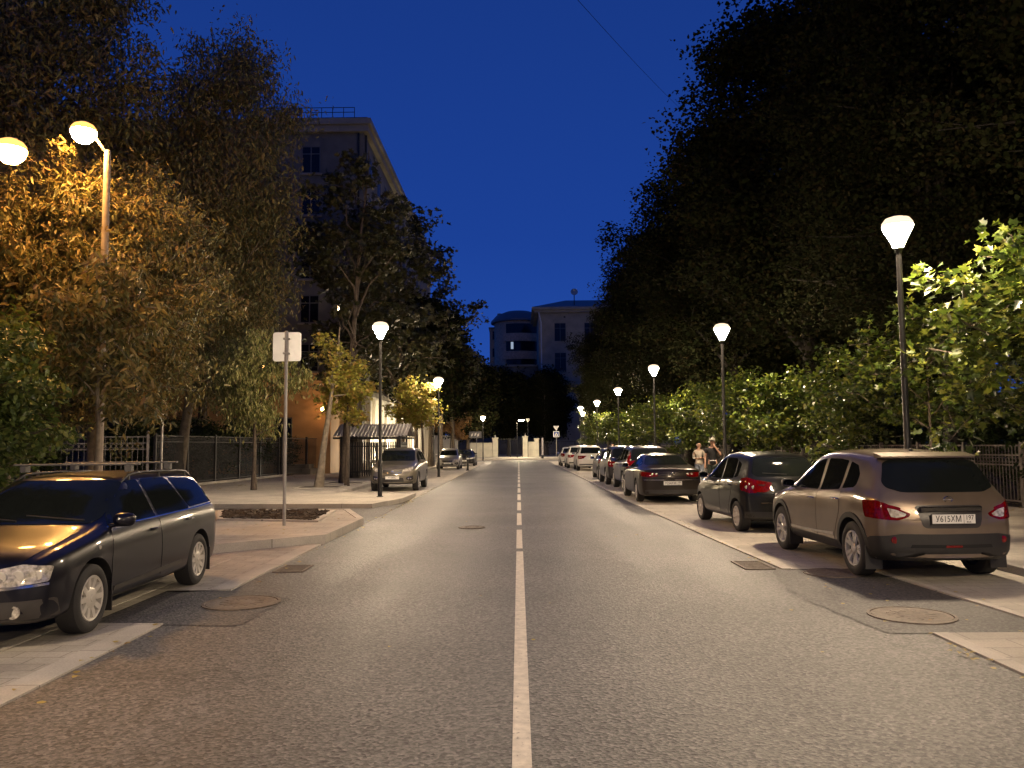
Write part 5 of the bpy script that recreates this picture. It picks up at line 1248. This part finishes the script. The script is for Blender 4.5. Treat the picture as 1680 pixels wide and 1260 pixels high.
# ---- low ochre building with orange light, left of the corner
t = thing("ochre_annex", (-24.5, 49.6, .1), 0, "low ochre annex glowing orange behind the left fence", "building")
b = MB(); b.box(0, 13.0, 0, 4.2, 0, 5.9); b.build("wall", OCHRE, t)
b = MB(); b.box(-.2, 13.2, -.2, 4.2, 5.902, 6.15); b.box(-.1, 13.1, -.1, -.002, 4.5, 4.7); b.box(-.1, 13.1, -.12, -.002, 5.1, 5.25); b.build("cornice", OCHRE, t)
windows(t, [(2.0 + 2.7 * i, -.002, 2.7) for i in range(4)], 1.1, 1.5, 'y-')
b = MB(); b.box(10.0, 12.2, -1.6, -.002, 0.0, .35); b.box(10.2, 12.0, -1.2, -.002, .351, .6); b.build("steps", PLASTERL, t)
l = thing("added_lantern", (-15.5, 48.9, 6.6), 0, "small orange globe lamp added to light the annex, high among the branches", "wall lamp", "added orange lanterns lighting the ochre annex")  # lanterns added to give the annex wall its orange light
b = MB(); b.tube([(0, .9, -.3), (0, .5, -.2), (0, 0, -.2)], .025); b.lathe([(.06, -.2), (.06, -.12)], 10); b.build("bracket", DARKMETAL, l)
b = MB(); b.lathe([(.001, -.12), (.09, -.09), (.12, 0), (.09, .09), (.001, .12)], 12); b.build("lamp_globe", emit("glow_lantern", (1, .5, .18), 90), l)
l2 = copy_tree(l); l2.location = (-11.75, 48.6, 4.0); l2["label"] = "added orange lantern lighting the annex wall low beside the forked tree"
#l3 = copy_tree(l); l3.location = (-20.5, 48.8, 3.9); l3["label"] = "added orange lantern on the annex wall behind the weeping maple"
l4 = thing("high_wall_lamp", (-9.9, 44.0, 9.3), 0, "tiny warm lamp hanging high beside the dark tree before the grey building", "lamp")
b = MB(); b.tube([(0, 10.0, .25), (0, 5, .32), (0, 0, .2)], .012); b.lathe([(.08, .12), (.05, .2)], 10); b.build("lamp_holder", DARKMETAL, l4)
b = MB(); b.lathe([(.001, -.13), (.09, -.08), (.11, 0), (.08, .11), (.001, .12)], 12); b.build("lamp_globe", emit("glow_small", (1, .58, .3), 40), l4)

# ---- slatted shelter with pale sheet roof
t = thing("slatted_shelter", (-7.55, 42.6, .11), 0, "dark slatted shelter with ribbed pale metal roof beside the forked tree", "shelter")
for x, y in ((-1.5, -1.2), (1.5, -1.2), (-1.5, 1.2), (1.5, 1.2)):
    b = MB(); b.box(x - .05, x + .05, y - .05, y + .05, 0, 2.15 if y < 0 else 2.6); b.build("post", DARKMETAL, t)
for y in (-1.2, 1.2):
    b = MB(); k = -1.4
    while k < 1.4: b.box(k, k + .055, y - .015, y + .015, .1, 1.85); k += .12
    b.box(-1.45, 1.45, y - .03, y - .016, .3, .36); b.box(-1.45, 1.45, y - .03, y - .016, 1.6, 1.66); b.build("slat_panel", DARKMETAL, t)
for x in (-1.5, 1.5):
    b = MB(); k = -1.1
    while k < 1.1: b.box(x - .015, x + .015, k, k + .055, .1, 1.85); k += .12
    b.box(x + .016, x + .03, -1.15, 1.15, .3, .36); b.box(x + .016, x + .03, -1.15, 1.15, 1.6, 1.66); b.build("slat_panel", DARKMETAL, t)
b = MB(); k = -1.85; vs = []; fs = []
i = 0
while k < 1.86:
    h = .04 if i % 2 else 0
    vs += [(k, -1.6, 2.12 + h), (k, .1, 2.78 + h)]; vs += [(k + .07, -1.6, 2.12 + h), (k + .07, .1, 2.78 + h)]; k += .09; i += 1
for j in range(len(vs) // 2 - 1): fs.append((j * 2, j * 2 + 2, j * 2 + 3, j * 2 + 1))
b.add(vs, fs); b.add([(x, -y, z) for x, y, z in vs] and [(x, .2 - y, z) for x, y, z in vs], [f[::-1] for f in fs]); b.build("roof_sheet", mat("pale_roof_sheet", (.42, .39, .36), .45, metal=.3), t)
b = MB(); b.box(-1.85, 1.85, -1.55, -1.47, 2.0, 2.1); b.box(-1.85, 1.85, 1.67, 1.75, 2.0, 2.1); b.build("eave_beam", DARKMETAL, t)

# ---- corner house at the far end, round tower block and low wing
t = thing("far_house", (2.8, 140, .1), 0, "pale plastered house with hipped roof at the end of the street", "building")
b = MB(); b.box(.9, 24, 0, 16, 0, 25.0); b.build("wall", PLASTERL, t)
b = MB(); b.box(-.3, 24.5, -1.0, 16.4, 25.05, 25.5); b.box(.1, 24.2, -.6, 16.2, 24.6, 25.03); b.box(.7, 24.1, -.16, 16, 12.6, 13.0); b.build("cornice", PLASTERL, t)
b = MB(); b.add([(-.3, -1, 25.5), (24.5, -1, 25.5), (24.5, 16.4, 25.5), (-.3, 16.4, 25.5), (6, 7, 28), (19, 7, 28)], [(0, 1, 5, 4), (1, 2, 5), (2, 3, 4, 5), (3, 0, 4)]); b.build("roof", ROOFM, t)
b = MB(); b.tube([(1.3, -.25, 1), (1.3, -.25, 22.8), (.9, -.7, 24.6)], .12, 8); b.build("downpipe", mat("pale_pipe", (.5, .5, .5), .4, metal=.4), t, 50)
windows(t, [(4.6 + 5.2 * i, -.002, z) for i in range(4) for z in (4.5, 10.3, 16.0, 21.2)], 2.0, 3.2, 'y-')
b = MB(); b.tube([(7.2, 1, 26.0), (7.2, 1, 27.9)], .08); b.build("dish_mast", DARKMETAL, t)
b = MB(); b.lathe([(.001, .0), (.35, .05), (.6, .2), (.64, .24), (.6, .24), (.35, .1), (.001, .06)], 18, Matrix.Translation((7.2, .8, 28.3)) @ Matrix.Rotation(R(75), 4, 'X')); b.build("satellite_dish", GALV, t, 40)
for x in (5.4, 9.8):
    b = MB(); b.box(x - .15, x + .15, -.03, -.002, 23.7, 24.0); b.build("vent_hole", WELL, t)
t = thing("round_apartment_block", (0.2, 166, .1), 0, "rounded pinkish apartment block with curved glazed balconies beyond the house", "building")
def arc_wall(b, r, a0, a1, z0, z1, n=20, th=.3):
    vs = []; fs = []
    for k in range(n + 1):
        a = R(a0 + (a1 - a0) * k / n); c, s = math.cos(a), math.sin(a)
        for rr, zz in ((r, z0), (r, z1), (r - th, z1), (r - th, z0)): vs.append((rr * c, rr * s, zz))
    for k in range(n):
        for j in range(4): fs.append((k * 4 + j, k * 4 + (j + 1) % 4, k * 4 + 4 + (j + 1) % 4, k * 4 + 4 + j))
    fs += [(0, 1, 2, 3), (n * 4 + 3, n * 4 + 2, n * 4 + 1, n * 4)]; b.add(vs, fs)
b = MB(); b.lathe([(5.0, 0), (5.0, 26.6)], 40); b.box(-6, 12, 1, 14, 0, 25.8); b.build("wall", PINK, t, 30)
b = MB()
for k in range(5): arc_wall(b, 5.6, -125, -35, 8.0 + k * 3.6, 9.6 + k * 3.6)
b.build("balcony_parapet", PINK, t, 30)
b = MB()
for k in range(5): arc_wall(b, 5.35, -118, -42, 9.62 + k * 3.6, 11.55 + k * 3.6, th=.1)
b.build("balcony_glazing", WING, t, 30)
b = MB(); b.lathe([(5.7, 26.62), (5.7, 27.0), (4.6, 28.2), (2.6, 29.0), (.001, 29.4)], 36); b.box(-6.2, 12.2, .8, 14.2, 25.82, 26.1); b.build("roof", ROOFM, t, 30)
b = MB(); b.box(-4.4, -3.6, 2.2, 3.0, 26.1, 29.2); b.build("chimney", PINK, t)
windows(t, [(-5.0 + 0 * i, .998, 10 + 3.6 * i) for i in range(5)], .9, 1.8, 'y-')
lit = MB(); a = R(-104); lit.box(5.43 * math.cos(a) - .25, 5.43 * math.cos(a) + .25, 5.43 * math.sin(a) - .08, 5.43 * math.sin(a), 20.8, 22.2); lit.build("glow_pane", emit("pane_glow", (.6, .75, 1.0), .5), t)  # added pane with its own faint blue glow
t = thing("low_wing", (-11, 146, .1), 0, "lower grey wing with tall dark windows in front of the round block", "building")
b = MB(); b.box(0, 14.6, 0, 8, 0, 15.8); b.build("wall", PLASTER, t)
b = MB(); b.box(-.3, 14.7, -.4, 8, 15.802, 16.15); b.build("cornice", PLASTERL, t)
windows(t, [(2.0 + 3.4 * i, -.002, z) for i in range(4) for z in (7.2, 12.3)], 1.9, 3.4, 'y-')
t = thing("distant_block", (-70, 150, .1), 0, "dim apartment block hidden behind the trees at the far left", "building")
b = MB(); b.box(0, 40, 0, 12, 0, 17); b.build("wall", PLASTER, t); b = MB(); b.box(-.3, 40.3, -.3, 12.3, 17.002, 17.4); b.build("roof", ROOFM, t)
windows(t, [(3 + 4.0 * i, -.002, z) for i in range(9) for z in (5, 9, 13)], 1.5, 2.0, 'y-')

# ---- courtyard wall, pillars and gate across the junction
Y0 = 115.0
def pillar(x, w_, h_, label, fin=True):
    t = thing("gate_pillar", (x, Y0, .1), 0, label, "pillar", "cream pillars of the courtyard gate")
    b = MB(); b.box(-w_/2, w_/2, -w_/2, w_/2, 0, h_); b.build("shaft", CREAM, t, bevel=.02)
    b = MB(); b.box(-w_/2 - .08, w_/2 + .08, -w_/2 - .08, w_/2 + .08, h_ + .002, h_ + .14); b.build("cap", CREAM, t, bevel=.02)
    if fin: b = MB(); b.lathe([(.1, h_ + .14), (.16, h_ + .24), (.05, h_ + .36), (.08, h_ + .45), (.001, h_ + .55)], 10); b.build("finial", CREAM, t, 40)
    return t
pillar(-3.3, .75, 2.6, "cream pillar left of the dark courtyard gate"); pillar(.95, .72, 2.75, "tall cream pillar with finial right of the courtyard gate"); pillar(2.55, .62, 2.45, "stained cream pillar at the right end of the short white wall", False)
pillar(-13.2, 1.0, 3.3, "bright cream pillar glimpsed between the left tree trunks", False)
def wallpiece(x0, x1, h_, label):
    t = thing("courtyard_wall", ((x0 + x1) / 2, Y0, .1), 0, label, "wall"); d = (x1 - x0) / 2
    b = MB(); b.box(-d, d, -.2, .2, 0, h_); b.build("masonry", CREAM, t)
    b = MB(); b.box(-d, d, -.27, .27, h_ + .002, h_ + .12); b.build("coping", CREAM, t)
wallpiece(1.32, 2.23, 2.0, "short cream wall between the two right pillars")
wallpiece(-6.9, -3.7, 1.9, "cream wall behind the leaning tree left of the gate")
wallpiece(-12.6, -8.6, 3.0, "tall cream wall lit behind the rusty leaved tree")
def iron_fence(name, p0, p1, z0, h_, bay, pick, label, m, ball=False, ornate=True, spear=False, post=.05, extra=None, cat="fence"):
    p0 = Vector((*p0, 0)); p1 = Vector((*p1, 0)); d = (p1 - p0); L = d.length; ang = math.atan2(d.y, d.x)
    t = thing(name, (p0.x, p0.y, z0), ang, label, cat); n = max(1, round(L / bay)); bl = L / n
    for i in range(n + 1):
        b = MB(); b.box(i * bl - post, i * bl + post, -post, post, 0, h_ + .10)
        if ball: b.lathe([(.02, h_ + .10), (.065, h_ + .15), (.065, h_ + .2), (.001, h_ + .25)], 10, Matrix.Translation((i * bl, 0, 0)))
        b.build("post", m, t)
    for i in range(n):
        b = MB(); x0 = i * bl + post + .002; x1 = (i + 1) * bl - post - .002
        b.box(x0, x1, -.018, .018, h_ - .02, h_ + .02); b.box(x0, x1, -.018, .018, .12, .16)
        if ornate: b.box(x0, x1, -.018, .018, h_ - .26, h_ - .225); b.box(x0, x1, -.018, .018, h_ - .50, h_ - .465) if pick > .1 else None
        x = x0 + pick * .6
        while x < x1 - .02: b.box(x - .009, x + .009, -.009, .009, .161, h_ - .021 if not spear else h_ + .12); x += pick
        if ornate:
            x = x0 + pick * .6; k = 0
            while x + pick < x1:
                cx = x + pick / 2; r_ = min(.095, pick * .42); cz = h_ - .36 if pick > .1 else h_ - .12
                b.tube([(cx + r_ * math.cos(j * math.pi / 5), 0, cz + r_ * math.sin(j * math.pi / 5)) for j in range(11)], .009, 4, cap=False); x += pick
        b.build("picket_panel", m, t)
    return t
iron_fence("courtyard_gate", (-2.9, Y0), (.55, Y0), .1, 2.5, 1.7, .16, "dark iron double gate between the cream pillars", DARKMETAL, ornate=False, spear=True, cat="gate")
iron_fence("courtyard_fence", (2.95, Y0), (13, Y0 + .5), .1, 2.1, 2.5, .16, "dark iron fence right of the courtyard gate", DARKMETAL, ornate=False, spear=True)
iron_fence("courtyard_fence", (-8.5, Y0), (-7.0, Y0), .1, 2.1, 1.5, .16, "dark iron fence panel between the two cream walls", DARKMETAL, ornate=False, spear=True)
b = MB(); t = thing("archway_slab", (-1.5, 133, .1), 0, "dim grey slab of a porch roof deep behind the courtyard gate", "porch")
b.box(-7, 3, 0, 3.5, 4.6, 7.6); b.build("slab", PLASTER, t)
for x in (-6.5, 2.5):
    b = MB(); b.box(x - .3, x + .3, .5, 1.1, 0, 4.598); b.build("column", PLASTER, t)

# ---- fences
FG = mat("fence_grey", (.15, .13, .115), .6, metal=.1, var=.2); FD = mat("fence_dark", (.035, .032, .03), .6)
iron_fence("right_fence", (12.25, 4.5), (12.25, 84), .11, 1.5, 2.6, .14, "grey iron fence with rings running along the right pavement", FG, ball=False)
iron_fence("entrance_gate", (-17.9, 30.2), (-14.6, 31.9), .13, 2.05, 1.85, .19, "grey two leaf gate with ball topped posts behind the estate car", mat("gate_grey", (.26, .235, .21), .6, var=.15), ball=True, cat="gate")
iron_fence("left_side_fence", (-30, 28.2), (-18.1, 30.1), .13, 2.0, 2.4, .17, "dark open fence running off to the left of the grey gate", FG)
iron_fence("left_fence", (-14.4, 32.1), (-13.5, 45.6), .13, 2.1, 2.5, .085, "tall dark picket fence between the shrubs and the left pavement", FD, ornate=True)
iron_fence("left_fence", (-13.4, 45.9), (-11.2, 53.6), .13, 2.1, 2.5, .12, "dark picket fence in front of the ochre annex", FD, ornate=False)
b = MB(); 
struct((lambda b: (b.prism([(-14.2, 31.9), (-13.25, 45.8), (-13.12, 45.8), (-14.05, 31.9)], .05, .22), b.build("fence_kerb", KERB))[1])(MB()))
# tree pits
for x, y in ((-7.9, 32.4), (-7.7, 36.1)):
    ring("tree_pit_border", [(x - .9, y - .8), (x + .9, y - .8), (x + .9, y + .8), (x - .9, y + .8)], .1, .1, .15, KERB)
    sheet("tree_pit_soil", [(x - .8, y - .7), (x + .8, y - .7), (x + .8, y + .7), (x - .8, y + .7)], .135, SOIL, .03)
# overhead wire
t = MB(); pts = []
A, B = Vector((-1.5, 8.0, 8.9)), Vector((16.5, 66, 27.5))
for k in range(31):
    f = k / 30; p = A.lerp(B, f); p.z -= 1.6 * 4 * f * (1 - f) * .35; pts.append(p)
t.tube([(pts[0] - Vector((6, 20, -1)))] + pts, .006, 5); tag(t.build("overhead_wire", mat("wire_black", (.004, .004, .006), 1.0, spec=0.0)), "thin black wire crossing the sky from the top centre to the right trees", "wire")

# ================================================================= people
SKIN = mat("skin", (.36, .21, .14), .55, var=.08); HAIRD = mat("dark_hair", (.03, .02, .015), .6); DENIM = mat("pale_denim", (.22, .25, .30), .8, var=.25, scale=12)
TOPC = mat("cream_top", (.42, .37, .30), .8, var=.1); BLK = mat("black_cotton", (.004, .004, .005), .85); CAPM = mat("grey_cap", (.22, .21, .17), .8); KHAKI = mat("dark_shorts", (.02, .03, .025), .85)
WSH = mat("white_shirt", (.7, .68, .64), .8)
def skinned(name, chains, m, parent, sub=2):
    """chains: list of point lists [(x,y,z,r)], joined where they share a point"""
    V = []; E = []; Rr = []; key = {}
    for c in chains:
        prev = None
        for x, y, z, r in c:
            k = (round(x, 3), round(y, 3), round(z, 3))
            if k not in key: key[k] = len(V); V.append((x, y, z)); Rr.append(r)
            i = key[k]
            if prev is not None: E.append((prev, i))
            prev = i
    me = bpy.data.meshes.new(name); me.from_pydata(V, E, []); ob = bpy.data.objects.new(name, me); COL.objects.link(ob)
    ob.modifiers.new("skin", 'SKIN'); sv = me.skin_vertices[0].data
    for i, r in enumerate(Rr): sv[i].radius = (r, r); sv[i].use_root = (i == 0)
    md = ob.modifiers.new("s", 'SUBSURF'); md.levels = sub; md.render_levels = sub
    out = baked(ob); kill(ob); out.materials.clear(); out.materials.append(m)
    out.polygons.foreach_set("use_smooth", [True] * len(out.polygons))
    return linkme(name, out, parent)
def hand(wx, wy, wz, d, side):
    """palm and five curled fingers from the wrist in direction d"""
    d = Vector(d).normalized(); s = d.cross(Vector((0, 0, 1)) if abs(d.z) < .9 else Vector((1, 0, 0))).normalized(); nrm = s.cross(d)
    w0 = Vector((wx, wy, wz)); palm = w0 + d * .07; ch = [[(*w0, .024), (*palm, .032)]]
    for k, (o, L) in enumerate(((-.030, .062), (-.010, .072), (.011, .068), (.031, .054))):
        a = palm + s * o + d * .012; b_ = a + d * L * .5 + nrm * .008; c = a + d * L * .85 + nrm * .032
        ch.append([(*palm, .032), (*a, .011), (*b_, .0095), (*c, .0085)])
    th = w0 + d * .03 + s * side * .035; t2 = th + d * .035 + s * side * .014; ch.append([(*w0, .024), (*th, .013), (*t2, .010)])
    return ch
def person(loc, rz, label, male):
    t = thing("person", loc, R(rz), label, "person"); s = 1.0 if male else .925
    H = 1.80 * s; P = lambda x, y, z, r: (x * s, y * s, z * s, r * s)
    hip = P(0, 0, .95, .125 if male else .135)
    # faces +x
    body = [[hip, P(-.01, 0, 1.12, .115 if male else .10), P(0, 0, 1.30, .135 if male else .12), P(-.01, 0, 1.44, .11), P(.0, 0, 1.52, .055), P(.01, 0, 1.58, .052), P(.02, 0, 1.655, .092), P(.015, 0, 1.73, .088), P(0, 0, 1.765, .06)],
            [P(.0, 0, 1.58 - .0, .052), P(.01, 0, 1.58, .052)]]
    body = body[:1]
    for sy in (1, -1):
        kx = .03 * sy if not male else .05 * sy
        body.append([hip, P(0, .10 * sy, .88, .09), P(.02 + kx, .10 * sy, .50, .058), P(-.02 + kx, .11 * sy, .28, .052), P(-.03 + kx, .11 * sy, .09, .036), P(.02 + kx, .115 * sy, .035, .036), P(.15 + kx, .13 * sy, .028, .030)])
        sh_ = P(-.01, .18 * sy, 1.41, .062)
        top_ = P(-.01, 0, 1.44, .11)
        if male:
            if sy > 0:   # hand raised to the mouth
                el = P(.10, .27, 1.20, .040); wr = P(.17, .08, 1.50, .026)
                body += [[top_, sh_, P(.05, .24, 1.30, .045), el, P(.15, .19, 1.35, .036), wr]]; body += hand(wr[0], wr[1], wr[2], (-.2, -.25, .55), -1)
            else:
                el = P(-.03, -.25, 1.14, .040); wr = P(.06, -.26, .90, .027)
                body += [[top_, sh_, P(-.02, -.22, 1.28, .045), el, P(.01, -.26, 1.02, .036), wr]]; body += hand(wr[0], wr[1], wr[2], (.1, 0, -1), 1)
        else:   # arms folded in front of the waist
            el = P(.02, .22 * sy, 1.15, .036); wr = P(.19, .0 + .03 * sy, 1.16 + .02 * sy, .024)
            body += [[top_, sh_, P(0, .21 * sy, 1.28, .042), el, P(.13, .13 * sy, 1.14 + .01 * sy, .032), wr]]; body += hand(wr[0], wr[1], wr[2], (.05, -.9 * sy, .05), sy)
    skinned("body", body, SKIN, t, 2)
    # nose and ears belong to the head, eyes and mouth as small pieces
    b = MB(); hz = 1.68 * s
    b.add([(.108 * s, 0, hz + .015), (.132 * s, 0, hz - .02), (.106 * s, .016, hz - .025), (.106 * s, -.016, hz - .025)], [(0, 2, 1), (0, 1, 3), (1, 2, 3), (0, 3, 2)]); b.build("nose", SKIN, t, 80)
    for sy in (1, -1):
        b = MB(); b.lathe([(.001, -.006), (.012, 0), (.001, .006)], 8, Matrix.Translation((.101 * s, .033 * sy * s, hz + .012)) @ Matrix.Rotation(R(90), 4, 'Y')); b.build("eye", INK, t, 60)
        b = MB(); b.lathe([(.001, -.008), (.026, -.004), (.028, .004), (.001, .008)], 10, Matrix.Translation((.015, .092 * sy * s, hz)) @ Matrix.Rotation(R(90), 4, 'X')); b.build("ear", SKIN, t, 60)
    b = MB(); b.box(.098 * s, .104 * s, -.022, .022, hz - .055, hz - .047); b.build("mouth", mat("lips", (.35, .12, .1), .5), t)
    g = .013
    if male:
        sh = [[P(0, 0, .85, .16), P(0, 0, .97, .15), P(-.01, 0, 1.12, .135), P(0, 0, 1.30, .155), P(-.01, 0, 1.42, .125), P(0, 0, 1.50, .066)], [P(-.01, 0, 1.42, .125), P(-.01, .18, 1.41, .078), P(.045, .24, 1.29, .062)], [P(-.01, 0, 1.42, .125), P(-.01, -.18, 1.41, .078), P(-.02, -.23, 1.27, .062)]]
        skinned("t_shirt", sh, BLK, t, 2)
        tr = [[P(0, 0, .97, .142), P(0, .10, .86, .108), P(.06, .10, .54, .085)], [P(0, 0, .97, .142), P(0, -.10, .86, .108), P(-.02, -.10, .54, .085)]]
        skinned("shorts", tr, KHAKI, t, 2)
        b = MB(); b.lathe([(.108, 1.70), (.112, 1.74), (.095, 1.79), (.05, 1.82), (.001, 1.825)], 18); b.box(.06, .19, -.07, .07, 1.722, 1.734); b.build("cap", CAPM, t, 50)
        b = MB(); b.tube([(.155, -.1, 1.02), (.16, 0, 1.03), (.155, .1, 1.02)], .012, 6); b.build("bag_strap", WSH, t)
        hb = [[P(-.035, 0, 1.63, .10), P(-.03, 0, 1.70, .118)]]; skinned("hair", hb, HAIRD, t, 2)
    else:
        sh = [[P(0, 0, .86, .165), P(0, 0, .98, .155), P(-.01, 0, 1.12, .135), P(0, 0, 1.30, .155), P(-.01, 0, 1.42, .125), P(0, 0, 1.51, .066)]]
        for sy in (1, -1): sh.append([P(-.01, 0, 1.42, .125), P(-.01, .18 * sy, 1.41, .075), P(0, .212 * sy, 1.28, .060), P(.02, .222 * sy, 1.15, .054), P(.10, .16 * sy, 1.145, .046)])
        skinned("sweater", sh, TOPC, t, 2)
        tr = []
        for sy in (1, -1): tr.append([P(0, 0, .98, .145), P(0, .10 * sy, .86, .115), P(.03, .10 * sy, .50, .082), P(-.01, .11 * sy, .12, .066)])
        skinned("jeans", tr, DENIM, t, 2)
        hb = [[P(-.022, 0, 1.745, .125), P(-.05, 0, 1.67, .122), P(-.075, 0, 1.56, .10), P(-.09, 0, 1.42, .06)]]; skinned("hair", hb, HAIRD, t, 2)
        b = MB(); b.tube([(.12, .12 * s, 1.42 * s), (.15, .09, 1.25 * s), (.14, .14, 1.1 * s)], .010, 6); b.build("bag_strap", BLK, t)
    for sy in (1, -1):
        kx = (.03 if not male else .05) * sy; b = MB()
        vs = [[-.07, -.045, 0], [.10, -.05, 0], [.19, -.03, 0], [.19, .03, 0], [.10, .05, 0], [-.07, .045, 0]]
        lo = [(x + kx, y + .118 * sy * s, .0) for x, y, _ in vs]; hi = [(x * .9 + kx, y * .85 + .118 * sy * s, .085 if x < .05 else .05) for x, y, _ in vs]
        b.add(lo + hi, [(5, 4, 3, 2, 1, 0), (6, 7, 8, 9, 10, 11)] + [(i, (i + 1) % 6, 6 + (i + 1) % 6, 6 + i) for i in range(6)]); b.build("shoe", BLK if male else WSH, t, bevel=.01)
    return t
person((6.75, 28.4, .112), -100, "man in black t-shirt and pale cap raising his hand to his mouth", True)
person((6.90, 31.2, .112), -95, "woman in cream top and pale jeans with folded arms leaning near the saloon", False)
p3 = person((6.75, 58.5, .112), -90, "tiny far figure in a white top beyond the dark parked cars", False)
for ch in p3.children:
    if ch.name.startswith("sweater"): ch.data.materials[0] = WSH
